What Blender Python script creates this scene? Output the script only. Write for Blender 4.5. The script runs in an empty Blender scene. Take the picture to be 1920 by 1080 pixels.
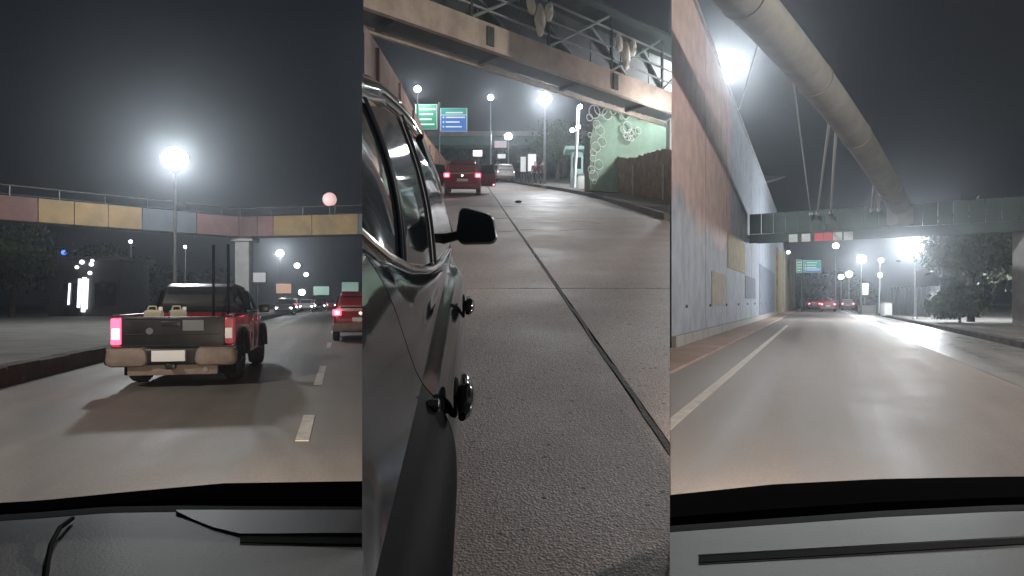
import bpy, bmesh, math, random
from mathutils import Vector, Matrix, Euler
R = math.radians
random.seed(7)
# ------------------------------------------------------------------ camera, sky, exposure
F = 1250.0; PX0 = 960.0; PY0 = 565.0; CZ = 1.3      # focal length and principal point in pixels of the photograph
sc = bpy.context.scene
col = sc.collection
cam = bpy.data.cameras.new('camera'); camo = bpy.data.objects.new('camera', cam); col.objects.link(camo)
camo.location = (0, 0, CZ); camo.rotation_euler = (R(90), 0, 0)
cam.sensor_width = 36; cam.lens = 36*F/1920; cam.shift_y = (PY0-540)/1920
cam.clip_start = 0.02; cam.clip_end = 3000
sc.camera = camo
w = bpy.data.worlds.new('World'); sc.world = w; w.use_nodes = True
bg = w.node_tree.nodes['Background']
bg.inputs['Color'].default_value = (0.62, 0.74, 1.0, 1); bg.inputs['Strength'].default_value = 0.008
sc.view_settings.view_transform = 'Standard'; sc.view_settings.look = 'None'
sc.view_settings.exposure = 0.0; sc.view_settings.gamma = 1.0
sc.cycles.max_bounces = 6; sc.cycles.transparent_max_bounces = 12; sc.cycles.volume_bounces = 0
sc.cycles.sample_clamp_indirect = 3.0; sc.cycles.sample_clamp_direct = 0.0
sc.cycles.caustics_reflective = False; sc.cycles.caustics_refractive = False

SL = 0.2                 # grade of the hill road
DL, DM, DR = -0.256, -0.056, 0.456   # plan headings of the three roads
KL, KR = -0.224, 0.2368  # edges of the hill road's wedge near its foot
def P(px, py, Y): return Vector(((px-PX0)/F*Y, Y, CZ+(PY0-py)/F*Y))

# ------------------------------------------------------------------ materials
MATS = {}
def mat(name, c, rough=.6, metal=0, var=0, scale=8, bump=0, bscale=60, coat=0, emit=None, es=0, spec=.5, c2=None, detail=4, rvar=0):
    if name in MATS: return MATS[name]
    m = bpy.data.materials.new(name); m.use_nodes = True; MATS[name] = m
    nt = m.node_tree; b = nt.nodes['Principled BSDF']
    b.inputs['Base Color'].default_value = (*c, 1); b.inputs['Roughness'].default_value = rough
    b.inputs['Metallic'].default_value = metal; b.inputs['Specular IOR Level'].default_value = spec
    b.inputs['Coat Weight'].default_value = coat
    if emit: b.inputs['Emission Color'].default_value = (*emit, 1); b.inputs['Emission Strength'].default_value = es
    if var or bump or c2 or rvar:
        tc = nt.nodes.new('ShaderNodeTexCoord')
        if var or c2 or rvar:
            n = nt.nodes.new('ShaderNodeTexNoise'); n.inputs['Scale'].default_value = scale; n.inputs['Detail'].default_value = detail
            n.inputs['Roughness'].default_value = .65
            nt.links.new(tc.outputs['Object'], n.inputs['Vector'])
            cr = nt.nodes.new('ShaderNodeValToRGB')
            cr.color_ramp.elements[0].position = .3; cr.color_ramp.elements[1].position = .7
            d = c2 if c2 else tuple(x*(1-var) for x in c); u = c if c2 else tuple(min(1, x*(1+var)) for x in c)
            cr.color_ramp.elements[0].color = (*d, 1); cr.color_ramp.elements[1].color = (*u, 1)
            nt.links.new(n.outputs['Fac'], cr.inputs['Fac']); nt.links.new(cr.outputs['Color'], b.inputs['Base Color'])
            if rvar:
                mr = nt.nodes.new('ShaderNodeMapRange'); mr.inputs[1].default_value = .35; mr.inputs[2].default_value = .65
                mr.inputs[3].default_value = max(.05, rough-rvar); mr.inputs[4].default_value = min(1, rough+rvar)
                nt.links.new(n.outputs['Fac'], mr.inputs[0]); nt.links.new(mr.outputs[0], b.inputs['Roughness'])
        if bump:
            n2 = nt.nodes.new('ShaderNodeTexNoise'); n2.inputs['Scale'].default_value = bscale; n2.inputs['Detail'].default_value = 6
            nt.links.new(tc.outputs['Object'], n2.inputs['Vector'])
            bp = nt.nodes.new('ShaderNodeBump'); bp.inputs['Strength'].default_value = bump; bp.inputs['Distance'].default_value = .02
            nt.links.new(n2.outputs['Fac'], bp.inputs['Height']); nt.links.new(bp.outputs['Normal'], b.inputs['Normal'])
    return m

def slab_material():
    """worn concrete with exposed pebbles and pits"""
    m = bpy.data.materials.new('worn_concrete'); m.use_nodes = True; nt = m.node_tree; b = nt.nodes['Principled BSDF']; L = nt.links.new
    tc = nt.nodes.new('ShaderNodeTexCoord')
    def noise(s, d=5, r=.6):
        n = nt.nodes.new('ShaderNodeTexNoise'); n.inputs['Scale'].default_value = s; n.inputs['Detail'].default_value = d; n.inputs['Roughness'].default_value = r
        L(tc.outputs['Object'], n.inputs['Vector']); return n
    def ramp(src, a, ca, bb, cb):
        r = nt.nodes.new('ShaderNodeValToRGB'); r.color_ramp.elements[0].position = a; r.color_ramp.elements[1].position = bb
        r.color_ramp.elements[0].color = (*ca, 1); r.color_ramp.elements[1].color = (*cb, 1); L(src, r.inputs['Fac']); return r
    big = ramp(noise(.55, 5).outputs['Fac'], .3, (.225, .182, .166), .7, (.34, .278, .255))
    fine = ramp(noise(55, 5, .8).outputs['Fac'], .34, (.45, .45, .45), .66, (1.4, 1.4, 1.4))
    mx = nt.nodes.new('ShaderNodeMixRGB'); mx.blend_type = 'MULTIPLY'; mx.inputs[0].default_value = 1
    L(big.outputs[0], mx.inputs[1]); L(fine.outputs[0], mx.inputs[2])
    v = nt.nodes.new('ShaderNodeTexVoronoi'); v.inputs['Scale'].default_value = 9; L(tc.outputs['Object'], v.inputs['Vector'])
    pit = ramp(v.outputs['Distance'], .07, (.09, .09, .09), .13, (1, 1, 1))
    v3 = nt.nodes.new('ShaderNodeTexVoronoi'); v3.inputs['Scale'].default_value = 24; L(tc.outputs['Object'], v3.inputs['Vector'])
    sep = nt.nodes.new('ShaderNodeSeparateColor'); L(v3.outputs['Color'], sep.inputs[0])
    sel = nt.nodes.new('ShaderNodeMath'); sel.operation = 'MULTIPLY_ADD'; sel.inputs[1].default_value = .6; L(sep.outputs[0], sel.inputs[0]); L(v3.outputs['Distance'], sel.inputs[2])
    speck = ramp(sel.outputs[0], .2, (.3, .3, .3), .3, (1, 1, 1))
    mxs = nt.nodes.new('ShaderNodeMixRGB'); mxs.blend_type = 'MULTIPLY'; mxs.inputs[0].default_value = 1; L(mx.outputs[0], mxs.inputs[1]); L(speck.outputs[0], mxs.inputs[2]); mx = mxs
    mx2 = nt.nodes.new('ShaderNodeMixRGB'); mx2.blend_type = 'MULTIPLY'; mx2.inputs[0].default_value = 1
    L(mx.outputs[0], mx2.inputs[1]); L(pit.outputs[0], mx2.inputs[2]); L(mx2.outputs[0], b.inputs['Base Color'])
    rr = nt.nodes.new('ShaderNodeMapRange'); rr.inputs[1].default_value = .35; rr.inputs[2].default_value = .65; rr.inputs[3].default_value = .5; rr.inputs[4].default_value = .62
    L(noise(.8, 3).outputs['Fac'], rr.inputs[0]); L(rr.outputs[0], b.inputs['Roughness'])
    v2 = nt.nodes.new('ShaderNodeTexVoronoi'); v2.inputs['Scale'].default_value = 95; L(tc.outputs['Object'], v2.inputs['Vector'])
    ad = nt.nodes.new('ShaderNodeMath'); ad.operation = 'ADD'; L(v2.outputs['Distance'], ad.inputs[0]); L(noise(60, 6, .75).outputs['Fac'], ad.inputs[1])
    bp = nt.nodes.new('ShaderNodeBump'); bp.inputs['Strength'].default_value = .5; bp.inputs['Distance'].default_value = .006
    L(ad.outputs[0], bp.inputs['Height']); L(bp.outputs['Normal'], b.inputs['Normal'])
    return m
M_SLAB = slab_material()
M_TAR = mat('tar', (.02, .018, .018), .7, var=.4, scale=20, bump=.5, bscale=40)
def asphalt(name, c, d, rough, tracks):
    """lane asphalt: streaked along the road heading d, with worn wheel tracks and small stains"""
    m = bpy.data.materials.new(name); m.use_nodes = True; nt = m.node_tree; b = nt.nodes['Principled BSDF']; L = nt.links.new
    tc = nt.nodes.new('ShaderNodeTexCoord'); sp = nt.nodes.new('ShaderNodeSeparateXYZ'); L(tc.outputs['Object'], sp.inputs[0])
    def mth(op, x, y=None, z=None):
        q_ = nt.nodes.new('ShaderNodeMath'); q_.operation = op
        for k_, v_ in enumerate((x, y, z)):
            if v_ is None: continue
            if isinstance(v_, (int, float)): q_.inputs[k_].default_value = v_
            else: L(v_, q_.inputs[k_])
        return q_.outputs[0]
    lat = mth('MULTIPLY_ADD', sp.outputs['Y'], -d, sp.outputs['X'])
    cb = nt.nodes.new('ShaderNodeCombineXYZ'); L(mth('MULTIPLY', lat, 1.6), cb.inputs[0]); L(mth('MULTIPLY', sp.outputs['Y'], .05), cb.inputs[1])
    def noise(s_, d_, v=None, r=.65):
        n = nt.nodes.new('ShaderNodeTexNoise'); n.inputs['Scale'].default_value = s_; n.inputs['Detail'].default_value = d_; n.inputs['Roughness'].default_value = r
        L(v if v else tc.outputs['Object'], n.inputs['Vector']); return n.outputs['Fac']
    def mr(x, a0, a1, b0, b1):
        q_ = nt.nodes.new('ShaderNodeMapRange'); L(x, q_.inputs[0])
        for k_, v_ in enumerate((a0, a1, b0, b1)): q_.inputs[k_+1].default_value = v_
        return q_.outputs[0]
    f = mth('MULTIPLY', mr(noise(1.0, 5, cb.outputs[0]), .3, .7, .78, 1.18), mr(noise(.7, 6), .3, .7, .84, 1.14))
    f = mth('MULTIPLY', f, mr(noise(38, 3), .3, .7, .75, 1.22))
    for t0 in tracks:
        dd = mth('ABSOLUTE', mth('ADD', lat, -t0)); f = mth('MULTIPLY', f, mr(dd, .05, .42, .8, 1.0))
    v = nt.nodes.new('ShaderNodeTexVoronoi'); v.inputs['Scale'].default_value = .55; L(tc.outputs['Object'], v.inputs['Vector'])
    f = mth('MULTIPLY', f, mr(mth('ADD', v.outputs['Distance'], mth('MULTIPLY', noise(5, 4), .3)), .2, .34, .72, 1.0))
    vm = nt.nodes.new('ShaderNodeVectorMath'); vm.operation = 'SCALE'; vm.inputs[0].default_value = c; L(f, vm.inputs['Scale']); L(vm.outputs[0], b.inputs['Base Color'])
    L(mr(f, .6, 1.2, rough-.1, rough+.12), b.inputs['Roughness'])
    bp = nt.nodes.new('ShaderNodeBump'); bp.inputs['Strength'].default_value = .4; bp.inputs['Distance'].default_value = .012; L(noise(65, 5), bp.inputs['Height']); L(bp.outputs[0], b.inputs['Normal'])
    return m
M_ASPH = asphalt('asphalt', (.25, .212, .185), DR, .56, (-.85, .75))
M_ASPHL = asphalt('asphalt_left', (.235, .212, .19), DL, .6, (-.95, .7, -3.3, -1.6))
M_POL = asphalt('polished_concrete', (.26, .255, .245), DR, .32, (4.0, 5.2))
M_PAVE = mat('pavement_concrete', (.2, .19, .175), .85, var=.25, scale=1.2, bump=.3, bscale=30)
M_PAVEW = mat('pavement_warm', (.36, .26, .21), .8, var=.2, scale=1.0, bump=.3, bscale=30)
M_GROUND = mat('ground_dirt', (.07, .065, .055), .9, var=.4, scale=.3, bump=.4, bscale=10)
M_KERB = mat('kerb_stone', (.085, .072, .065), .85, var=.35, scale=3, bump=.4, bscale=20)
M_CONC = mat('concrete', (.3, .29, .28), .85, var=.2, scale=1.5, bump=.2, bscale=25)
M_CONCD = mat('concrete_dark', (.1, .1, .1), .85, var=.3, scale=1.5, bump=.2, bscale=25)
M_LINE = mat('road_paint', (.62, .58, .52), .7, var=.25, scale=6, bump=.2, bscale=60)
M_STEEL = mat('galvanised', (.42, .43, .44), .45, metal=.6, var=.15, scale=6)
M_DSTEEL = mat('dark_steel', (.06, .065, .065), .5, metal=.5, var=.2, scale=5)
M_RUB = mat('rubber', (.018, .018, .018), .8, var=.3, scale=12)
M_RIM = mat('rim_alloy', (.4, .4, .41), .3, metal=.9)
M_CHROME = mat('chrome', (.8, .8, .8), .12, metal=1)
M_BLACK = mat('black_trim', (.012, .012, .013), .35)
M_MATT = mat('matt_black', (.01, .01, .011), .8, spec=.02)
M_PAINTB = mat('black_paint', (.01, .011, .013), .07, coat=0, spec=.16, var=.15, scale=3)
M_GLASSD = mat('tinted_glass', (.012, .014, .016), .05, spec=.6)
M_GLASSC = mat('car_glass', (.02, .025, .027), .06, spec=.6)
M_RED = mat('red_paint', (.34, .015, .03), .25, coat=1, var=.12, scale=2)
M_REDD = mat('dark_red_paint', (.24, .014, .02), .28, coat=1, var=.12, scale=2)
M_TAILG = mat('charcoal_paint', (.012, .012, .0115), .45, spec=.3, var=.5, scale=2.5, rvar=.1)
M_BUMP = mat('dusty_bumper', (.22, .17, .14), .6, var=.3, scale=4)
M_PLATE = mat('number_plate', (.8, .8, .78), .5)
M_WHITE = mat('white_paint', (.75, .75, .73), .5, var=.1, scale=3)
M_SILVER = mat('silver_paint', (.4, .41, .42), .3, metal=.4, coat=1)
M_BARK = mat('bark', (.06, .05, .04), .9, var=.4, scale=6, bump=.6, bscale=20)
M_LEAF = mat('leaf', (.045, .07, .03), .6, var=.5, scale=1.2)
M_LEAF2 = mat('leaf_grey', (.07, .085, .05), .6, var=.5, scale=1.2)
M_SKIN = mat('skin', (.3, .17, .11), .55)
M_HAIR = mat('hair', (.012, .01, .01), .6)
M_CLOTH = mat('dark_cloth', (.018, .018, .022), .9, var=.3, scale=12)
M_CLOTH2 = mat('maroon_cloth', (.03, .01, .013), .9, var=.3, scale=12)
def glow(name, c, s, t=.35):
    """frosted luminous glass: lets the lamp inside through and shines itself"""
    if name in MATS: return MATS[name]
    m = bpy.data.materials.new(name); m.use_nodes = True; nt = m.node_tree; nt.nodes.clear(); MATS[name] = m
    o = nt.nodes.new('ShaderNodeOutputMaterial'); e = nt.nodes.new('ShaderNodeEmission'); e.inputs[0].default_value = (*c, 1); e.inputs[1].default_value = s
    tr = nt.nodes.new('ShaderNodeBsdfTransparent'); mx = nt.nodes.new('ShaderNodeAddShader')
    nt.links.new(e.outputs[0], mx.inputs[0]); nt.links.new(tr.outputs[0], mx.inputs[1]); nt.links.new(mx.outputs[0], o.inputs[0])
    m.cycles.emission_sampling = 'NONE'
    return m
G_LAMP = glow('lamp_glass', (.95, .98, 1.0), 9)
def lit(name, c, s):
    m = mat(name, tuple(x*.5 for x in c), .4, emit=c, es=s); m.cycles.emission_sampling = 'NONE'; return m
E_TAIL = lit('tail_light_lit', (1, .06, .12), 5)
E_TAILW = lit('tail_light_hot', (1, .45, .5), 5)
E_HEAD = lit('headlight_lit', (1, .97, .9), 14)
E_WHITE = lit('lit_white', (.95, .98, 1), 2.2)
E_BLUE = lit('lit_blue', (.08, .16, 1), 3)
E_PINK = lit('lit_pink', (1, .62, .6), .75)

# ------------------------------------------------------------------ mesh helpers
class MB:
    def __init__(s): s.v = []; s.f = []
    def add(s, vs, fs):
        o = len(s.v); s.v += [tuple(v) for v in vs]; s.f += [tuple(i+o for i in f) for f in fs]; return s
    def box(s, x0, x1, y0, y1, z0, z1, bev=0):
        if bev <= 0:
            return s.add([(x0,y0,z0),(x1,y0,z0),(x1,y1,z0),(x0,y1,z0),(x0,y0,z1),(x1,y0,z1),(x1,y1,z1),(x0,y1,z1)],
                         [(3,2,1,0),(4,5,6,7),(0,1,5,4),(1,2,6,5),(2,3,7,6),(3,0,4,7)])
        bm = bmesh.new(); bmesh.ops.create_cube(bm, size=1)
        for v in bm.verts: v.co = ((x0+x1)/2+v.co.x*(x1-x0), (y0+y1)/2+v.co.y*(y1-y0), (z0+z1)/2+v.co.z*(z1-z0))
        bmesh.ops.bevel(bm, geom=bm.edges[:], offset=bev, segments=2, affect='EDGES', profile=.6)
        bm.verts.index_update(); s.add([v.co[:] for v in bm.verts], [[v.index for v in f.verts] for f in bm.faces]); bm.free(); return s
    def tube(s, pts, rs, n=8, cap=True):
        pts = [Vector(p) for p in pts]
        if not hasattr(rs, '__len__'): rs = [rs]*len(pts)
        rings = []
        prev = None
        for i, p in enumerate(pts):
            d = (pts[min(i+1, len(pts)-1)]-pts[max(i-1, 0)]).normalized()
            a = prev if prev is not None else (Vector((0,0,1)) if abs(d.z) < .9 else Vector((1,0,0)))
            a = (a-d*a.dot(d)).normalized(); prev = a; b = d.cross(a)
            rings.append([p+(a*math.cos(t)+b*math.sin(t))*rs[i] for t in [2*math.pi*k/n for k in range(n)]])
        vs = [v for r in rings for v in r]; fs = []
        for i in range(len(pts)-1):
            for k in range(n): fs.append((i*n+k, i*n+(k+1)%n, (i+1)*n+(k+1)%n, (i+1)*n+k))
        if cap: fs.append(tuple(range(n))[::-1]); fs.append(tuple((len(pts)-1)*n+k for k in range(n)))
        return s.add(vs, fs)
    def lathe(s, prof, c=(0,0,0), n=16, axis='z'):
        vs = []; fs = []
        for r, h in prof:
            for k in range(n):
                t = 2*math.pi*k/n; a, b = r*math.cos(t), r*math.sin(t)
                q = (a, b, h) if axis == 'z' else ((h, a, b) if axis == 'x' else (b, h, a))
                vs.append((q[0]+c[0], q[1]+c[1], q[2]+c[2]))
        for i in range(len(prof)-1):
            for k in range(n): fs.append((i*n+k, i*n+(k+1)%n, (i+1)*n+(k+1)%n, (i+1)*n+k))
        fs.append(tuple(range(n))[::-1]); fs.append(tuple((len(prof)-1)*n+k for k in range(n)))
        return s.add(vs, fs)
    def sphere(s, c, r, n=16, m=10, sz=1):
        prof = [(max(1e-4, r*math.sin(math.pi*i/m)), -r*sz*math.cos(math.pi*i/m)) for i in range(m+1)]
        return s.lathe(prof, c, n)
    def grid(s, rows, closed=False):
        n = len(rows[0]); vs = [v for r in rows for v in r]; fs = []
        for i in range(len(rows)-1):
            for k in range(n if closed else n-1): fs.append((i*n+k, i*n+(k+1)%n, (i+1)*n+(k+1)%n, (i+1)*n+k))
        return s.add(vs, fs)
    def shell(s, rows, off):
        """a skin with thickness: rows of points and the same rows moved by off"""
        off = Vector(off); n = len(rows[0]); m = len(rows)
        a = [[Vector(p) for p in r] for r in rows]; b = [[p+off for p in r] for r in a]
        s.grid(a); s.grid([r[::-1] for r in b])
        s.grid([a[0], b[0]]); s.grid([a[-1], b[-1]]); s.grid([[r[0] for r in a], [r[0] for r in b]]); s.grid([[r[-1] for r in a], [r[-1] for r in b]])
        return s
    def prism(s, poly, z0, z1):
        """plan polygon between heights given as numbers or functions of (x, y)"""
        g = lambda z, p: z(p[0], p[1]) if callable(z) else z
        n = len(poly); vs = [(p[0], p[1], g(z0, p)) for p in poly]+[(p[0], p[1], g(z1, p)) for p in poly]
        return s.add(vs, [tuple(range(n))[::-1], tuple(range(n, 2*n))]+[(i, (i+1)%n, n+(i+1)%n, n+i) for i in range(n)])
    def loft(s, st, nc=4):
        """stations (y, half width bottom, half width top, z bottom, z top, corner radius) -> closed rounded body along y"""
        rings = []
        for y, hb, ht, z0, z1, r in st:
            r = min(r, (z1-z0)*.45, hb*.45, ht*.45); ring = []
            for cx, cz, a0, sgn in ((hb-r, z0+r, -90, 1), (ht-r, z1-r, 0, 1), (-(ht-r), z1-r, 90, -1), (-(hb-r), z0+r, 180, -1)):
                for k in range(nc+1):
                    t = R(a0+90*k/nc); ring.append((cx+r*math.cos(t), y, cz+r*math.sin(t)))
            rings.append(ring)
        n = len(rings[0]); s.grid(rings, True); o = len(s.v)-n*len(rings)
        s.f.append(tuple(o+k for k in range(n))); s.f.append(tuple(o+(len(rings)-1)*n+k for k in range(n))[::-1])
        return s
    def clip(s, no):
        """keep the side of the upright plane through the camera's foot where no.p > 0; caps the cut"""
        bm = bmesh.new(); vs = [bm.verts.new(v) for v in s.v]
        for f in s.f:
            try: bm.faces.new([vs[i] for i in f])
            except ValueError: pass
        bmesh.ops.remove_doubles(bm, verts=bm.verts[:], dist=1e-5)
        g = bmesh.ops.bisect_plane(bm, geom=bm.verts[:]+bm.edges[:]+bm.faces[:], plane_co=(0,0,0), plane_no=no, clear_inner=True)
        ed = [e for e in g['geom_cut'] if isinstance(e, bmesh.types.BMEdge)]
        if ed:
            try: bmesh.ops.holes_fill(bm, edges=ed)
            except Exception: pass
        bm.verts.index_update(); s.v = [v.co[:] for v in bm.verts]; s.f = [tuple(v.index for v in f.verts) for f in bm.faces]; bm.free(); return s
    def mesh(s, name, m, smooth=True, angle=38):
        me = bpy.data.meshes.new(name); me.from_pydata(s.v, [], s.f); me.materials.append(m)
        bm = bmesh.new(); bm.from_mesh(me); bmesh.ops.recalc_face_normals(bm, faces=bm.faces[:])
        if smooth:
            for f in bm.faces: f.smooth = True
            for e in bm.edges:
                if len(e.link_faces) == 2 and e.calc_face_angle(0) > R(angle): e.smooth = False
        bm.to_mesh(me); bm.free(); return me
def obj(name, mb, m, parent=None, loc=None, rot=None, smooth=True):
    me = mb if isinstance(mb, bpy.types.Mesh) else mb.mesh(name, m, smooth)
    o = bpy.data.objects.new(name, me); col.objects.link(o)
    if parent: o.parent = parent
    if loc: o.location = loc
    if rot: o.rotation_euler = rot
    return o
def tag(o, label, cat, group=None):
    o['label'] = label; o['category'] = cat
    if group: o['group'] = group
    return o
def thing(name, label, cat, loc=(0,0,0), rz=0, group=None, pitch=0):
    o = bpy.data.objects.new(name, None); col.objects.link(o); o.empty_display_size = .2
    o.location = loc; o.rotation_euler = (pitch, 0, rz); return tag(o, label, cat, group)
def struct(name, mb, m, parent=None, smooth=False):
    o = obj(name, mb, m, parent, smooth=smooth)
    if not parent: o['kind'] = 'structure'
    return o
def dup(o, parent=None):
    c = o.copy(); col.objects.link(c)
    if parent: c.parent = parent
    for ch in list(o.children): dup(ch, c)
    return c
def clip_poly(poly, fn):
    out = []
    for i in range(len(poly)):
        a, b = poly[i], poly[(i+1) % len(poly)]; fa, fb = fn(a), fn(b)
        if fa >= 0: out.append(a)
        if fa*fb < 0: t = fa/(fa-fb); out.append((a[0]+(b[0]-a[0])*t, a[1]+(b[1]-a[1])*t))
    return out
def interp(tab, x):
    if x <= tab[0][0]: return tab[0][1:]
    for a, b in zip(tab, tab[1:]):
        if x <= b[0]:
            t = (x-a[0])/(b[0]-a[0]); return tuple(p+(q-p)*t for p, q in zip(a[1:], b[1:]))
    return tab[-1][1:]

# ------------------------------------------------------------------ the setting
struct('ground', MB().box(-260, 260, -60, 420, -.6, -.02), M_GROUND)
# left road
def roadstrip(name, d, a0, a1, y0, y1, z0, z1, m, step=None, parent=None):
    pts = [(a0+d*y0, y0), (a1+d*y0, y0), (a1+d*y1, y1), (a0+d*y1, y1)]
    if d > 0: pts = clip_poly(pts, lambda p: p[0]-KR*p[1]-.005)
    return struct(name, MB().prism(pts, z0, z1), m, parent)
struct('left_road', MB().prism([(-5.15-DL*12, -12), (0, -12), (0, 0), (KL*17, 17), (-5, 36), (-9, 60), (3.4+DL*170, 170), (-5.15+DL*170, 170)], -.5, 0), M_ASPHL)
roadstrip('left_pavement', DL, -26, -5.45, -12, 170, -.5, .26, M_PAVE)
lk = bpy.data.objects.new('left_kerb', None); col.objects.link(lk); lk['kind'] = 'structure'
kmb = MB().prism([(0,0),(.3,0),(.3,1.16),(0,1.16)], -.4, .3).mesh('kerb_stone', M_KERB, False)
for i in range(34):
    o = obj('kerb_stone', kmb, None, lk, (-5.45+DL*(2+i*1.17), 2+i*1.17, random.uniform(-.015, .015)), (0, 0, -math.atan(DL)))
for i, (y0, y1) in enumerate(((6.2, 7.6), (10.4, 13.4), (18.6, 21), (27, 29.5), (36, 39), (46, 49))):
    roadstrip('lane_dash', DL, -.43, -.3, y0, y1, -.1, .006, M_LINE)
# right road
roadstrip('right_road', DR, -2.6, 3.1, 0, 170, -.5, 0, M_ASPH)
roadstrip('right_lane', DR, 3.1, 5.75, 0, 170, -.5, .003, M_POL)
roadstrip('wall_pavement', DR, -5.2, -2.6, 0, 170, -.5, .05, M_PAVEW)
roadstrip('edge_line', DR, -1.62, -1.47, 2, 36, -.1, .006, M_LINE)
roadstrip('right_pavement', DR, 6.0, 30, 0, 170, -.5, .14, M_PAVE)
rk = bpy.data.objects.new('right_kerb', None); col.objects.link(rk); rk['kind'] = 'structure'
for i in range(60):
    o = obj('kerb_stone', kmb, None, rk, (5.72+DR*(2+i*1.1), 2+i*1.1, -.12+random.uniform(-.01, .01)), (0, 0, -math.atan(DR)))
# the hill road: an embankment wedge
def hz(x, y): return SL*y
MW0 = 4.27
ramp = [(KL*.4, .4), (KR*.4, .4), (KR*18, 18), (-3.9+.456*60-.6, 60), (40, 140), (-12, 140), (-2.9-.056*140, 140), (KL*17.56, 17.56)]
struct('hill_ground', MB().prism(ramp, -.5, lambda x, y: SL*y-.07), M_TAR)
KERB = [(0, 4.7), (15.8, 4.72), (28.5, 5.25), (37, 4.95), (49, 4.0), (62, 2.9), (80, 1.6), (140, 1.4)]   # kerb offset from heading
hill = bpy.data.objects.new('hill_road', None); col.objects.link(hill); hill['kind'] = 'structure'
def slab(x0, x1, y0, y1, nm='slab'):
    """x0/x1: functions or numbers: offset from the heading"""
    g = lambda a, y: (a(y) if callable(a) else a)+DM*y
    ys = [y0, (y0+y1)/2, y1]
    poly = [(g(x0, y), y) for y in ys]+[(g(x1, y), y) for y in ys[::-1]]
    poly = clip_poly(poly, lambda p: KR*p[1]-p[0] if p[1] < 18 else 1)
    poly = clip_poly(poly, lambda p: p[0]-KL*p[1])
    if len(poly) < 3: return
    dz = random.uniform(-.003, .003)
    return struct(nm, MB().prism(poly[::-1], lambda x, y: SL*y-.07+.002, lambda x, y: SL*y+dz), M_SLAB, hill)
js = [.5]+[2.1+5.1*k for k in range(0, 27)]
kx = lambda y: interp(KERB, y)[0]
for a, b in zip(js, js[1:]):
    g = .008
    slab(-2.6, .88, a+g, b-g); slab(.925, lambda y: kx(y)-.02, a+g, b-g)
# tar ridge squeezed out of the long joint
mb = MB()
rows = []
for i in range(160):
    y = 1+i*.25; wv = .016+.011*random.random(); x = .9+DM*y+random.uniform(-.01, .01)
    rows.append([(x-wv, y, SL*y-.03), (x-wv*.6, y, SL*y+.004), (x+wv*.6, y, SL*y+.004), (x+wv, y, SL*y-.03)])
mb.grid(rows); mb.clip((-1, KR, 0)); struct('tar_joint', mb, M_TAR, hill)
# fine cracks across the slabs
for i in range(9):
    y = random.uniform(7.6, 24); x = random.uniform(0, 3.6)+DM*y; pts = []; a_ = random.uniform(-.6, .6)
    for k in range(9):
        if x < KR*y-.1: pts.append((x, y, SL*y-.001))
        x += .14*math.cos(a_); y += .14*math.sin(a_); a_ += random.uniform(-.6, .6)
    if len(pts) > 4: struct('crack', MB().tube(pts, [.0025]*len(pts), 4), M_TAR, hill)
# hill pavement and kerb
ys = [4+2*i for i in range(69)]
bmp = MB()
for a, b in zip(ys, ys[1:]):
    q = [(kx(a)+.16+DM*a, a), (min(KR*a if a < 18 else -3.9+.456*a-.48, 40), a), (min(KR*b if b < 18.1 else -3.9+.456*b-.48, 40), b), (kx(b)+.16+DM*b, b)]
    if q[1][0] > q[0][0]+.05 and q[2][0] > q[3][0]+.05: bmp.prism(q, lambda x, y: SL*y-.06, lambda x, y: SL*y+.15)
struct('hill_pavement', bmp, M_PAVE)
hk = bpy.data.objects.new('hill_kerb', None); col.objects.link(hk); hk['kind'] = 'structure'
y = 16.75
while y < 75:
    y2 = y+1.3; q = [(kx(y)+DM*y, y+.01), (kx(y)+.15+DM*y, y+.01), (kx(y2)+.15+DM*y2, y2-.01), (kx(y2)+DM*y2, y2-.01)]
    struct('kerb_stone', MB().prism(q, lambda x, yy: SL*yy-.06, lambda x, yy: SL*yy+.16), M_KERB, hk); y = y2

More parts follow.
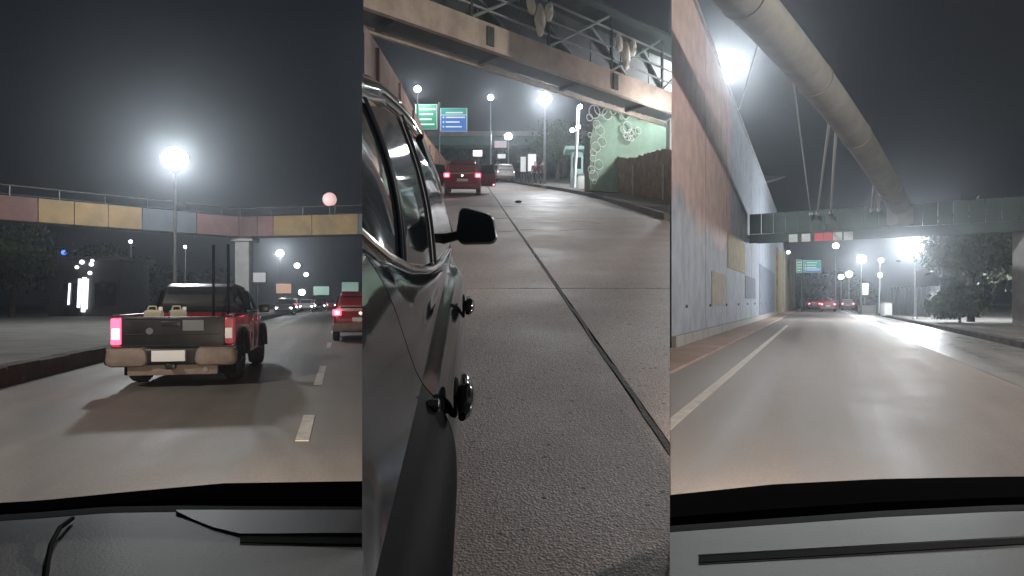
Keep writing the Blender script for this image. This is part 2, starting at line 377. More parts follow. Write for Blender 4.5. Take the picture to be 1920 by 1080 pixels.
# ------------------------------------------------------------------ walls, bridges, lamps, signs
# mural wall beside the right road
def wl(t, off=0): return (-3.9+.456*t-off*.91, t+off*.415)      # plan point on the wall's face line at depth t
ym = math.atan(DR)
mw = thing('mural_wall', 'tall painted mural wall in pink and pale blue beside the right road', 'wall', (wl(18)[0], wl(18)[1], 0), -ym)
def mural_material():
    m = bpy.data.materials.new('mural_paint'); m.use_nodes = True; nt = m.node_tree; b = nt.nodes['Principled BSDF']; L = nt.links.new
    b.inputs['Roughness'].default_value = .8
    tc = nt.nodes.new('ShaderNodeTexCoord'); sp = nt.nodes.new('ShaderNodeSeparateXYZ')
    n = nt.nodes.new('ShaderNodeTexNoise'); n.inputs['Scale'].default_value = .35; n.inputs['Detail'].default_value = 4
    L(tc.outputs['Object'], n.inputs['Vector']); L(tc.outputs['Object'], sp.inputs[0])
    # painted figure: warm pink field above the pale blue ground
    def math_(op, x, y=None, z=None):
        q_ = nt.nodes.new('ShaderNodeMath'); q_.operation = op
        for k_, v_ in enumerate((x, y, z)):
            if v_ is None: continue
            if isinstance(v_, (int, float)): q_.inputs[k_].default_value = v_
            else: L(v_, q_.inputs[k_])
        return q_.outputs[0]
    along = math_('MULTIPLY_ADD', sp.outputs['Y'], -.5, 6.2)
    up = math_('ADD', sp.outputs['Z'], -4.3)
    f = math_('MULTIPLY_ADD', n.outputs['Fac'], 4.0, math_('MINIMUM', along, up))
    r = nt.nodes.new('ShaderNodeMapRange'); r.inputs[1].default_value = -4; r.inputs[2].default_value = 8; L(f, r.inputs[0])
    cr = nt.nodes.new('ShaderNodeValToRGB'); e = cr.color_ramp.elements
    e[0].position = .0; e[0].color = (.27, .3, .35, 1); e[1].position = .38; e[1].color = (.33, .37, .44, 1)
    for p, q in ((.44, (.36, .37, .42)), (.5, (.56, .42, .4)), (.62, (.58, .45, .4)), (.72, (.62, .42, .39)), (1, (.56, .44, .39))):
        k = e.new(p); k.color = (*q, 1)
    L(r.outputs[0], cr.inputs['Fac'])
    n2 = nt.nodes.new('ShaderNodeTexNoise'); n2.inputs['Scale'].default_value = 1.4; n2.inputs['Detail'].default_value = 6; L(tc.outputs['Object'], n2.inputs['Vector'])
    r2 = nt.nodes.new('ShaderNodeValToRGB'); r2.color_ramp.elements[0].position = .3; r2.color_ramp.elements[0].color = (.72, .72, .72, 1); r2.color_ramp.elements[1].position = .65
    L(n2.outputs['Fac'], r2.inputs['Fac'])
    mx = nt.nodes.new('ShaderNodeMixRGB'); mx.blend_type = 'MULTIPLY'; mx.inputs[0].default_value = 1; L(cr.outputs[0], mx.inputs[1]); L(r2.outputs[0], mx.inputs[2])
    L(mx.outputs[0], b.inputs['Base Color'])
    return m
WLEN = 62/math.cos(ym)
obj('wall_body', MB().prism([(0, 0), (0, WLEN), (-.5, WLEN), (-.5, 2.66)], -.3, lambda x, y: 10.9-.018*y), mural_material(), mw, smooth=False)
def onwall(name, px0, py0, px1, py1, m, th=.03):
    """painted field or opening at picture place, standing on the wall's face"""
    out = []
    for px in (px0, px1):
        k = (px-PX0)/F; t = -3.9/(k-.456); out.append((t, [CZ+(PY0-py)/F*t for py in (py0, py1)]))
    (t0, z0), (t1, z1) = out; a = (t0-18)/math.cos(ym); b = (t1-18)/math.cos(ym); zt = (z0[0]+z1[0])/2; zb = (z0[1]+z1[1])/2
    return obj(name, MB().box(-.01, th, a, b, max(zb, .06), zt), m, mw, smooth=False)
M_OCH = mat('ochre_paint', (.3, .24, .12), .85, var=.25, scale=2)
M_OCH2 = mat('pale_ochre_paint', (.33, .29, .22), .85, var=.25, scale=2)
M_BLGR = mat('slate_paint', (.13, .15, .19), .85, var=.3, scale=1.5)
onwall('ochre_panel', 1364, 447, 1396, 508, M_OCH)
onwall('pale_panel', 1334, 512, 1360, 572, M_OCH2, .026)
onwall('slate_panel', 1397, 520, 1416, 560, M_BLGR, .022)
onwall('slate_panel', 1424, 505, 1452, 592, M_BLGR, .02)
onwall('ochre_band', 1455, 470, 1463, 600, M_OCH, .2)
onwall('pale_band', 1467, 478, 1478, 600, M_OCH2, .16)
onwall('ochre_band', 1481, 490, 1486, 600, M_OCH, .2)
onwall('pale_band', 1488, 500, 1494, 600, M_OCH2, .16)
obj('coping', MB().prism([(.08, 0.02), (.08, WLEN), (-.56, WLEN), (-.56, 3.4)], lambda x, y: 10.9-.018*y+.002, lambda x, y: 11.05-.018*y), M_CONC, mw, smooth=False)
obj('plinth', MB().prism([(0.003, .02), (.12, .02), (.12, WLEN), (.003, WLEN)], .0, .35), M_CONC, mw, smooth=False)

for k in range(1, 11): obj('panel_joint', MB().box(-.01, .004, k*6.1, k*6.1+.03, .35, 10.6-.018*k*6.1), M_CONCD, mw, smooth=False)
for k in range(12): obj('drain_hole', MB().lathe([(.05, -.02), (.05, .05), (.038, .05), (.038, -.01)], (0, 2.2+k*4.9, 1.15), 12, 'x'), M_CONCD, mw)
# ochre wall on the left edge of the hill road
M_TERRA = mat('terracotta_wall', (.3, .165, .1), .85, var=.45, scale=.6, bump=.3, bscale=8, c2=(.16, .075, .05))
hw = thing('hill_wall', 'rusty ochre wall climbing the left edge of the hill road', 'wall', (-2.8-.056*17, 17, SL*17))
ax = lambda y: -2.8-.056*y
bx, by, bz = hw.location
top = lambda y: interp([(17, 8.35), (18.1, 8.55), (26.3, 9.75), (42, 11.15), (55, 13.1), (75, 17.0)], y)[0]
mb = MB()
yy = [17, 24, 32, 40, 50, 60, 75]
mb.prism([(ax(y)-bx, y-by) for y in yy]+[(ax(y)-.32-bx, y-by) for y in yy[::-1][:-1]]+[(ax(17.6)-.12-bx, .6)], lambda x, y: SL*(y+by)-bz-.3, lambda x, y: top(y+by)-bz)
obj('wall_body', mb, M_TERRA, hw, smooth=False)
for i in range(9):
    y0 = 19+i*5.5
    obj('pilaster', MB().prism([(ax(y0)-bx-.01, y0-by), (ax(y0)-bx+.09, y0-by), (ax(y0+.5)-bx+.09, y0+.5-by), (ax(y0+.5)-bx-.01, y0+.5-by)], lambda x, y: SL*(y+by)-bz-.06, lambda x, y: top(y+by)-bz-.15), M_TERRA, hw, smooth=False)

# ---- footbridge over the left road
M_FAS = [mat('panel_red', (.1, .04, .03), .7, var=.3, scale=1.2), mat('panel_yellow', (.17, .108, .036), .7, var=.3, scale=1.2), mat('panel_grey', (.06, .07, .08), .7, var=.3, scale=1.2),
         mat('panel_pink', (.125, .062, .056), .7, var=.3, scale=1.2), mat('panel_brown', (.09, .05, .042), .7, var=.3, scale=1.2)]
A = Vector(P(-90, 404, 30)); B = Vector(P(447, 441, 39.5)); C = Vector(P(735, 436, 37.8))
for v in (A, B, C): v.z = 5.2
fb = thing('footbridge', 'footbridge with coloured side panels crossing over the left road', 'footbridge', (B.x, B.y, 0))
def span(a, b, cols, w=1.8, h=1.15):
    d = (b-a); Ln = d.length; d.normalize(); nrm = Vector((-d.y, d.x, 0))
    if nrm.y < 0: nrm = -nrm
    q = lambda s, o, z: (a+d*s+nrm*o+Vector((0, 0, z)))-fb.location
    # deck
    vs = [q(0,.06,.0), q(Ln,.06,.0), q(Ln,w,.0), q(0,w,.0), q(0,.06,.22), q(Ln,.06,.22), q(Ln,w,.22), q(0,w,.22)]
    obj('deck', MB().add(vs, [(3,2,1,0),(4,5,6,7),(0,1,5,4),(1,2,6,5),(2,3,7,6),(3,0,4,7)]), M_CONCD, fb, smooth=False)
    tot = sum(c[1] for c in cols); s = 0
    for ci, wd in cols:
        n = max(1, round(wd/tot*Ln/1.9)); 
        for k in range(n):
            s0 = s+wd/tot*Ln*k/n+.02; s1 = s+wd/tot*Ln*(k+1)/n-.02
            vs = [q(s0,0,-.05), q(s1,0,-.05), q(s1,.055,-.05), q(s0,.055,-.05), q(s0,0,h-.05), q(s1,0,h-.05), q(s1,.055,h-.05), q(s0,.055,h-.05)]
            obj('side_panel', MB().add(vs, [(3,2,1,0),(4,5,6,7),(0,1,5,4),(1,2,6,5),(2,3,7,6),(3,0,4,7)]), M_FAS[ci], fb, smooth=False)
        s += wd/tot*Ln
    for z in (1.6,):
        obj('handrail', MB().tube([q(0,.03,z), q(Ln,.03,z)], .035, 6), M_BARK, fb); obj('handrail', MB().tube([q(0,w,z-.2), q(Ln,w,z-.2)], .035, 6), M_DSTEEL, fb)
    k = 0
    while k*2 < Ln:
        obj('rail_post', MB().tube([q(k*2+.1,.03,1.0), q(k*2+.1,.03,1.6)], .03, 6), M_DSTEEL, fb); k += 1
span(A, B, [(0, 1.6), (1, 1.5), (1, .8), (2, 1.4), (3, 1.2)])
span(B, C, [(4, .6), (3, .5), (1, 1.2), (1, 1.4), (2, 1.0)])
mb = MB().box(-.42, .42, .5, 1.2, 0, 5.2, .05); obj('pier', mb, M_CONC, fb); obj('pier_cap', MB().box(-.7, .7, .3, 1.5, 4.9, 5.19, .04), M_CONC, fb)

# ---- skew footbridge over the hill road
hb = thing('steel_footbridge', 'cream girder footbridge with ornaments slanting over the hill road', 'footbridge', (1.0, 23, SL*23))
zb = 9.3
M_CREAM = mat('cream_girder', (.38, .31, .25), .7, var=.3, scale=1.2)
a = Vector((-4.6, 17.55, zb)); b = Vector((8.2, 29.6, zb)); d = (b-a); Ln = d.length; d.normalize(); nrm = Vector((-d.y, d.x, 0))
q = lambda s, o, z: (a+d*s+nrm*o+Vector((0, 0, z)))-hb.location
def beam(name, s0, s1, o0, o1, z0, z1, m, clipit=False):
    vs = [q(s0,o0,z0), q(s1,o0,z0), q(s1,o1,z0), q(s0,o1,z0), q(s0,o0,z1), q(s1,o0,z1), q(s1,o1,z1), q(s0,o1,z1)]
    mb = MB().add(vs, [(3,2,1,0),(4,5,6,7),(0,1,5,4),(1,2,6,5),(2,3,7,6),(3,0,4,7)])
    if clipit:
        lo = hb.location; mb.v = [tuple(Vector(v)+lo) for v in mb.v]; mb.clip((1, -KL-.001, 0)); mb.v = [tuple(Vector(v)-lo) for v in mb.v]
    return obj(name, mb, m, hb, smooth=False)
beam('near_girder', 0, Ln, 0, .18, 0, .85, M_CREAM, True)
beam('far_girder', 0, Ln, 1.4, 1.5, -.02, .16, M_CREAM, True)
beam('deck', 0, Ln, .18, 1.4, .2, .32, M_DSTEEL, True)
for s in (2.0, 6.05, 10.1, 14.2): beam('cross_beam', s, s+.16, .185, 1.395, .05, .19, M_DSTEEL, True)
for s in (5.2, 11.6): 
    o = beam('bracket', s, s+.28, -.07, -.003, .12, .72, M_DSTEEL)
M_PALE = mat('pale_ornament', (.5, .48, .42), .7)
for s in (1.2, 4.6, 8.1, 11.6, 15.0): beam('rail_post', s, s+.09, .05, .14, .852, 2.9, M_DSTEEL, True)
for z in (1.25, 1.75, 2.4): beam('rail', 0, Ln, .06, .12, z, z+.06, M_STEEL, True)
for z in (1.3, 1.9, 2.85): beam('far_rail', 0, Ln, 1.41, 1.47, z, z+.07, M_STEEL, True)
M_MESH = mat('dark_mesh', (.022, .034, .03), .7, var=.35, scale=1)
for k in range(9): beam('mesh_panel', k*Ln/9+.03, (k+1)*Ln/9-.03, 1.2, 1.24, .9, 2.9, M_MESH, True)
beam('roof_sheet', 0, Ln, -.25, 1.6, 3.0, 3.08, M_MESH, True)
M_TRUSS = mat('truss_green', (.16, .2, .18), .6, var=.2, scale=2)
for k, (s0, s1) in enumerate(((4.7, 8.0), (8.2, 11.5), (11.7, 14.9), (15.1, Ln-.1))):
    obj('truss_diagonal', MB().tube([q(s0, .1, .9), q(s1, .1, 2.9)], .05, 6), M_TRUSS, hb)
    obj('truss_diagonal', MB().tube([q(s0, 1.15, 2.9), q(s1, 1.15, .9)], .045, 6), M_TRUSS, hb)
for s in (7.6, 12.4):     # mask ornaments: an upright leaf with two wings
    mb = MB()
    for ox, zz, sz, tilt in ((0, 1.62, .45, 0), (-.42, 1.95, .36, .5), (.42, 1.95, .36, -.5), (0, 1.3, .3, 0)):
        ring = []
        for k in range(14):
            t = 2*math.pi*k/14; u_ = sz*.55*math.sin(t); v_ = sz*math.cos(t)*(1.2 if math.cos(t) > 0 else .9)
            ring.append((u_*math.cos(tilt)-v_*math.sin(tilt)*.6, v_*math.cos(tilt)+u_*math.sin(tilt)))
        vs = [q(s+ox+x, -.06, zz+z) for x, z in ring]+[q(s+ox+x*.6, -.13, zz+z*.6) for x, z in ring]+[q(s+ox+x, .0, zz+z) for x, z in ring]
        n = 14; mb.add(vs, [tuple(range(n, 2*n))]+[(i, (i+1)%n, n+(i+1)%n, n+i) for i in range(n)]+[(2*n+i, 2*n+(i+1)%n, (i+1)%n, i) for i in range(n)]+[tuple(range(2*n, 3*n))[::-1]])
    obj('mask_ornament', mb, M_PALE, hb)
obj('pier', MB().box(-.35, .35, -.35, .35, -1, zb-hb.location.z+.1).mesh('pier', M_CONC, False), None, hb, loc=tuple(q(Ln-.5, .75, -0.001-zb+hb.location.z)+Vector((0,0,.0))))

# ---- green ornamented wall beyond the fence
M_GREEN = mat('pale_green_wall', (.2, .3, .22), .85, var=.22, scale=.7, bump=.2, bscale=10)
gw = thing('green_wall', 'pale green rounded wall with white ring ornaments above the plank fence', 'wall', P(1190, 378, 31).to_tuple()[:2]+(SL*31,), R(24))
gw.location.z = SL*31+.1
prof = [(-2.4, 0), (-2.4, 2.2), (-2.2, 3.0), (-1.7, 3.8), (-1.0, 4.4), (0, 4.75), (1.2, 4.9), (4.0, 4.9), (4.0, 0)]
n = len(prof)
mb = MB(); mb.add([(x, 0, z) for x, z in prof]+[(x, .5, z) for x, z in prof], [tuple(range(n)), tuple(range(n, 2*n))[::-1]]+[(i, (i+1)%n, n+(i+1)%n, n+i) for i in range(n)])
obj('wall_body', mb, M_GREEN, gw, smooth=False)
M_RING = mat('ring_paint', (.62, .62, .58), .6)
def ring(parent, c, r, tr, sx=1):
    mb = MB(); N = 18
    mb.tube([(c[0]+r*sx*math.cos(2*math.pi*k/N), c[1], c[2]+r*math.sin(2*math.pi*k/N)) for k in range(N+1)], tr, 6, False)
    return obj('ring_ornament', mb, M_RING, parent)
for i in range(15): ring(gw, (-2.2+i*.33, -.05, 3.55+.16*math.sin(i*2.1)+.05*i), random.uniform(.16, .33), .022, random.uniform(.7, 1.1))
for i in range(6): ring(gw, (-.2+random.uniform(-.45, .45), -.05, 2.75+random.uniform(-.3, .35)), random.uniform(.1, .25), .02)
for i in range(12): ring(gw, (-2.45+random.uniform(0, .75), -.05, .4+i*.26), random.uniform(.1, .24), .02)

# ---- plank fence on the hill
M_PLANK = mat('weathered_plank', (.27, .2, .135), .85, var=.4, scale=3, bump=.4, bscale=18)
f0 = Vector((P(1290, 390, 22).x, 22.0)); f1 = Vector((P(1121, 362, 34.5).x, 34.5)); fd = (f1-f0); fl = fd.length; fd.normalize()
fe = thing('plank_fence', 'brown upright plank fence along the hill pavement below the green wall', 'fence', (f0.x, f0.y, SL*f0.y+.14))
i = 0; s = 0
while s < fl:
    wdt = random.uniform(.17, .21); p0 = f0+fd*s-f0; p1 = f0+fd*(s+wdt-.012)-f0; nn = Vector((-fd.y, fd.x))*random.uniform(.03, .05); h = 1.72+.12*math.sin(s*.7)+random.uniform(-.03, .03)
    qd = [(p0.x, p0.y), (p1.x, p1.y), (p1.x-nn.x, p1.y-nn.y), (p0.x-nn.x, p0.y-nn.y)]
    obj('plank', MB().prism(qd, lambda x, y: SL*y-.02, lambda x, y: SL*y+h), M_PLANK, fe, smooth=False); s += wdt
for z in (.35, 1.35):
    p1 = f1-f0; obj('fence_rail', MB().tube([(.06, 0, z), (p1.x+.06, p1.y, z+SL*p1.y)], .045, 4), M_PLANK, fe)
for s in (2.2, 6, 10): 
    p = fd*s; obj('fence_post', MB().tube([(p.x-.1, p.y-.03, SL*p.y-.05), (p.x-.1, p.y-.03, SL*p.y+1.3)], .04, 6), M_STEEL, fe)

# ---- lamps
LP = 1.0
def lamp(label, px, py, Y, gz, r=.3, power=0, color=(.93, .97, 1), xy=None, z=None, arm=True, pr=.07):
    p = Vector((xy[0], xy[1], z)) if xy else P(px, py, Y)
    t = thing('street_lamp', label, 'street lamp', (p.x, p.y, gz), 0, 'lit street lamps')
    h = p.z-gz
    obj('base_plate', MB().lathe([(pr*2.6, -.02), (pr*2.6, .05), (pr*1.5, .12), (pr*1.2, .4)], n=12), M_STEEL, t)
    obj('pole', MB().tube([(0, 0, -.02), (0, 0, h*.5), (0, 0, h-r*1.02)], [pr*1.15, pr, pr*.75], 10), M_STEEL, t)
    obj('collar', MB().lathe([(pr*.9, h-r*1.15), (r*.45, h-r*1.02), (r*.5, h-r*.9), (r*.42, h-r*.88)], n=14), M_STEEL, t)
    g = obj('globe', MB().sphere((0, 0, h), r, 20, 12, .95), G_LAMP, t)  # wider than a real lamp head: the lamp's bloom put into the shape
    obj('cap', MB().lathe([(r*.34, h+r*.9), (r*.3, h+r*.97), (r*.08, h+r*1.05)], n=12), M_STEEL, t)
    if power:
        l = bpy.data.lights.new('lamp_light', 'POINT'); l.energy = power*LP; l.color = color; l.shadow_soft_size = r*.6
        lo = bpy.data.objects.new('lamp_light', l); col.objects.link(lo); lo.parent = t; lo.location = (0, 0, h)
    return t
lamp('tall brightest globe lamp above the pickup and the coloured footbridge', 328, 298, 30, .26, .55, 3600)
lamp('nearest of the far lamps right of the footbridge pier', 525, 475, 78, 0, .42, 2500)
lamp('second far lamp right of the footbridge pier, above the orange billboard', 557, 498, 100, 0, .4, 0)
lamp('third and smallest far lamp right of the footbridge pier', 574, 515, 130, 0, .4, 0)
lamp('low far lamp beside the orange billboard over the left road', 566, 548, 118, 0, .55, 0)
lamp('dim globe lamp left of the tall lamp under the footbridge', 245, 453, 60, .26, .14, 0)
lamp('dim globe lamp right of the tall lamp under the footbridge', 347, 463, 66, .26, .14, 0)
# hill road
lamp('leftmost lamp above the green road sign on the hill', 783, 167, 52, SL*52, .26, 500)
lamp('small lamp in the dark sky right of the blue road sign', 920, 183, 60, SL*60, .26, 500)
lamp('biggest lamp on the hill hanging under the cream girder', 1021, 186, 41, SL*41+.15, .4, 3000)
lamp('low lamp above the pinkish billboard on the hill', 953, 256, 62, SL*62+.15, .34, 500)
# right road
lamp('bright lamp standing at the top edge of the mural wall', 1365, 121, 31.5, .05, .5, 6000)
lamp('biggest lamp on the right pavement in front of the dark fence', 1716, 460, 44, .14, .55, 8000)
lamp('medium lamp left of the twin lamp pole on the right road', 1615, 486, 72, .14, .45, 3000)
lamp('round lamp hanging below the red strip of the arch bridge', 1567, 461, 95, 0, .42, 0)
lamp('left one of the two lowest lamps at the end of the right road', 1577, 519, 110, 0, .42, 0)
lamp('right one of the two lowest lamps at the end of the right road', 1592, 514, 104, 0, .5, 0)
lamp('tiny lamp over the far end of the mural wall', 1478, 473, 95, 0, .24, 0)
# twin-headed poles
def twin(label, px, pyb, tops, Y, gz, r):
    pb = P(px, pyb, Y); t = thing('twin_lamp_pole', label, 'street lamp', (pb.x, Y, gz), 0)
    tp = [P(a, b, Y)-t.location for a, b in tops]
    obj('pole', MB().tube([(0, 0, -.03), (tp[0].x*.8, 0, tp[0].z)], [.13, .09], 8), M_STEEL, t)
    for v in tp:
        obj('arm', MB().tube([(tp[0].x*.8*v.z/tp[0].z, 0, v.z-.1), (v.x, 0, v.z-r*.4)], .04, 6), M_STEEL, t)
        obj('globe', MB().sphere((v.x, 0, v.z), r, 14, 8), G_LAMP, t)
    return t
twin('leaning pale pole with two lamp heads beside the teal kiosk', 1076, 345, [(1088, 200), (1073, 244), (1084, 238)], 39, SL*39+.15, .13)
twin('slim pole with two lamps one below the other on the right road', 1648, 590, [(1652, 488), (1650, 516)], 66, .14, .22)
lamp('low lamp by the plank fence hidden behind the end of the mural wall', 0, 0, 0, SL*26.5+.15, .2, 520, xy=(6.75, 26.5), z=SL*26.5+3.1)
# lamps of the same rows, just outside the picture
lamp('street lamp on the left pavement before the picture begins', 0, 0, 0, .26, .4, 4200, (1, .93, .85), xy=(-9.5, -2.5), z=8.5)
lamp('street lamp on the right pavement before the picture begins', 0, 0, 0, .14, .4, 6000, (1, .92, .85), xy=(15.5, 8.5), z=8.5)

# ---- signs
def text_rows(t, x0, x1, zs, yf, m):
    for z, a, b, h in zs: obj('lettering', MB().box(x0+(x1-x0)*a, x0+(x1-x0)*b, yf-.012, yf, z, z+h), m, t, smooth=False)
M_SGN = mat('sign_green', (.01, .22, .12), .5, emit=(.01, .35, .2), es=.16)  # sign colours glow slightly, standing in for light the boards throw back
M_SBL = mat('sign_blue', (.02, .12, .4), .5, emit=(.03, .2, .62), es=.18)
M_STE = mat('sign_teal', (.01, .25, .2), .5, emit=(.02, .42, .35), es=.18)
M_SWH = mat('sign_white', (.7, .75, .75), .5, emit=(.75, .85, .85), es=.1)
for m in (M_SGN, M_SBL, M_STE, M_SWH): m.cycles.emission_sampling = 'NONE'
def gantry(name, label, px, Y, gz, boards, post_px):
    b0 = P(post_px, 300, Y); t = thing(name, label, 'road sign', (b0.x, Y, gz), 0)
    zt = max(P(0, b[1], Y).z for b in boards)-gz+.2
    obj('post', MB().tube([(0, .1, -.05), (0, .1, zt)], .11, 8), M_DSTEEL, t)
    for x0, y0, x1, y1, parts in boards:
        a = P(x0, y0, Y)-t.location; b = P(x1, y1, Y)-t.location; Hh = a.z-b.z
        bd = obj('sign_board', MB().box(a.x, b.x, -.08, 0, b.z, a.z, .02), M_SWH, t, smooth=False)
        for fa, fb_, m in parts:
            obj('field', MB().box(a.x+.05, b.x-.05, -.092, -.079, a.z-Hh*fb_+.03, a.z-Hh*fa-.03), m, bd, smooth=False)
        for k in range(4):
            z = a.z-Hh*(.2+.2*k); ww = b.x-a.x; s = random.uniform(.5, .72)
            obj('lettering', MB().box(a.x+ww*.2, a.x+ww*(.2+s), -.105, -.0915, z-.03*Hh, z+.03*Hh), M_SWH, bd, smooth=False)
            if k > 0: obj('arrow', MB().add([(a.x+ww*.07, -.1, z), (a.x+ww*.14, -.1, z+.05*Hh), (a.x+ww*.14, -.1, z-.05*Hh), (a.x+ww*.07, -.0915, z), (a.x+ww*.14, -.0915, z+.05*Hh), (a.x+ww*.14, -.0915, z-.05*Hh)], [(0,1,2),(5,4,3),(0,3,4,1),(1,4,5,2),(2,5,3,0)]), M_SWH, bd, smooth=False)
    return t
gantry('road_sign', 'green and blue direction boards on a post above the hill road', 830, 54, SL*54, [(779, 196, 820, 243, [(0, 1, M_SGN)]), (826, 203, 876, 247, [(0, .3, M_STE), (.3, 1, M_SBL)])], 823)
gantry('road_sign', 'small teal direction boards beyond the far end of the mural wall', 1520, 84, 0, [(1493, 487, 1503, 512, [(0, 1, M_SGN)]), (1506, 488, 1539, 511, [(0, .7, M_STE), (.7, 1, M_SBL)])], 1504)

def billboard(label, px0, py0, px1, py1, Y, gz, m, tilt=0, posts=1):
    a = P(px0, py0, Y); b = P(px1, py1, Y); cx = (a.x+b.x)/2; t = thing('billboard', label, 'billboard', (cx, Y, gz), tilt)
    hw_ = (b.x-a.x)/2
    obj('frame', MB().box(-hw_-.06, hw_+.06, 0, .16, b.z-gz-.06, a.z-gz+.06, .02), M_DSTEEL, t, smooth=False)
    obj('poster', MB().box(-hw_, hw_, -.03, -.001, b.z-gz, a.z-gz), m, t, smooth=False)
    for k in range(posts):
        x = 0 if posts == 1 else -hw_*.7+1.4*hw_*k/(posts-1)
        obj('post', MB().tube([(x, .08, -.05), (x, .08, b.z-gz)], .09, 8), M_DSTEEL, t)
    return t
W1 = mat('lit_poster_white', (.6, .6, .6), .5, emit=(.8, .82, .85), es=.42, var=.15, scale=1.5)
W2 = mat('lit_poster_orange', (.6, .4, .3), .5, emit=(.9, .55, .38), es=.5, var=.15, scale=1.5)
W3 = mat('lit_poster_green', (.3, .45, .38), .5, emit=(.45, .7, .6), es=.35, var=.15, scale=1.5)
W4 = mat('lit_poster_hot', (.8, .8, .75), .5, emit=(1, .98, .9), es=1.0)
W5 = mat('lit_poster_pink', (.5, .42, .45), .5, emit=(.7, .55, .6), es=.28, var=.15, scale=1.5)
for m in (W1, W2, W3, W4, W5): m.cycles.emission_sampling = 'NONE'
billboard('white billboard right beside the footbridge pier', 466, 511, 498, 529, 62, 0, W1)
billboard('orange lit billboard under the far lamps', 518, 532, 546, 550, 72, 0, W2)
billboard('green lit board above the red car at the right of the left road', 641, 529, 672, 549, 50, 0, W3)
billboard('pale green board beyond the orange billboard', 588, 537, 617, 553, 80, 0, W3)
billboard('bright white small board above the red car on the hill', 887, 282, 904, 293, 66, SL*66, W4)
billboard('small dim white board right of the red car on the hill', 933, 289, 948, 297, 68, SL*68+.15, W1)
billboard('pinkish billboard below the low lamp on the hill', 927, 264, 950, 277, 70, SL*70+.15, W5)
billboard('white upright board beyond the two people on the hill', 990, 289, 1005, 321, 52, SL*52+.15, W1, 0, 2)
billboard('narrow white upright board left of the big white one on the hill', 976, 294, 986, 322, 53.5, SL*53.5+.15, W1, 0, 2)
billboard('white upright board left of the twin lamp pole on the right road', 1617, 531, 1628, 553, 74, .14, W1)

# far green footbridge on the hill
fg = thing('far_footbridge', 'far dark green footbridge crossing the hill road beyond the red car', 'footbridge', P(915, 300, 82).to_tuple()[:2]+(SL*82,))
M_FARG = mat('far_green', (.1, .2, .16), .7, var=.25, scale=.8)
o_ = fg.location
def farbox(name, px0, py0, px1, py1, dy0, dy1, m):
    a_ = P(px0, py0, 82)-o_; b_ = P(px1, py1, 82)-o_
    return obj(name, MB().box(a_.x, b_.x, dy0, dy1, b_.z, a_.z), m, fg, smooth=False)
farbox('parapet', 800, 246, 1112, 255, -.1, 0, M_CONC); farbox('girder', 800, 256, 1112, 272, .05, 1.9, M_FARG)
for px in (806, 962, 1060): farbox('pier', px-6, 272.5, px+6, 337, .3, 1.5, M_CONCD)

# arch footbridge over the right road
ar = thing('arch_bridge', 'thick white tubular arch with paired hangers over the right road', 'bridge', (19.2, 33.2, .14))
AS = Vector((19.2, 33.2)); AU = Vector((-14, -18.2))
zt = lambda t: 6.2+3.87*t-1.9*t*t
apt = lambda t: Vector((AS.x+AU.x*t, AS.y+AU.y*t, zt(t)))-ar.location
M_ARCH = mat('arch_white', (.22, .216, .198), .6, var=.2, scale=.8)
ts = [-.05+2.25*k/48 for k in range(49)]
obj('arch_tube', MB().tube([apt(t) for t in ts], .5, 24), M_ARCH, ar)
def pw(px, py, Y): return P(px, py, Y)-ar.location
obj('arch_foot', MB().box(.0, .9, .05, 1.1, 4.97, 6.0, .2), M_ARCH, ar)
e2 = apt(2.2); obj('abutment', MB().box(e2.x-.9, e2.x+.9, e2.y-.9, e2.y+.9, -.16, 5.4, .06), M_CONC, ar)
da = P(1405, 0, 38); db = P(2010, 0, 30.5)
M_DECK = mat('deck_green', (.03, .045, .04), .7, var=.3, scale=.8)
def deckbox(name, o0, o1, z0, z1, m, s0=0, s1=1):
    a_ = Vector((da.x, da.y, 0)); b_ = Vector((db.x, db.y, 0)); d_ = b_-a_; n_ = Vector((-d_.y, d_.x, 0)).normalized()
    pts = [a_+d_*s0+n_*o0, a_+d_*s1+n_*o0, a_+d_*s1+n_*o1, a_+d_*s0+n_*o1]
    mb = MB().prism([(p_.x-ar.location.x, p_.y-ar.location.y) for p_ in pts], z0-.14, z1-.14); return obj(name, mb, m, ar, smooth=False)
deckbox('deck', 0, 2.2, 4.75, 5.1, M_DECK)
deckbox('parapet', -.08, -.002, 4.6, 5.0, M_DECK)
for k in range(22): deckbox('mesh_panel', .02, .06, 5.12, 6.25, M_DECK, k/22+.001, (k+1)/22-.001)
M_PR = mat('fascia_red', (.45, .05, .06), .6); M_PW = mat('panel_pale', (.42, .42, .4), .6, var=.2, scale=3)  # plain red and pale fascia paints
for k, m in ((3.3, M_PW), (4.3, M_PW), (5.3, M_PR), (6.0, M_PR), (6.7, M_PW), (7.5, M_PW)): deckbox('fascia_panel', -.14, -.082, 4.55, 4.98, m, k/22, (k+.68)/22)
def deckpt(px, z=6.0):
    k = (px-PX0)/F; s_ = (k*da.y-da.x)/((db.x-da.x)-k*(db.y-da.y)); return Vector((da.x+(db.x-da.x)*s_, da.y+(db.y-da.y)*s_+.04, z))-ar.location
for t, foot in ((.62, 1533), (.585, 1558), (.26, 1634), (.22, 1648), (.84, 1521)):
    top_ = apt(t); dpt = deckpt(foot)
    obj('hanger', MB().tube([top_, dpt], .05 if t < .8 else .03, 8), M_PALE if t < .8 else M_STEEL, ar)
    d_ = (dpt-top_).normalized(); obj('hanger_socket', MB().tube([top_+d_*.42, top_+d_*.75], [.12, .07], 10), M_STEEL, ar); obj('hanger_shoe', MB().tube([dpt-d_*.3, dpt+d_*.05], .09, 8), M_STEEL, ar)
obj('hanger', MB().tube([apt(.93), pw(1386, 205, 31.6)], .03, 8), M_STEEL, ar)
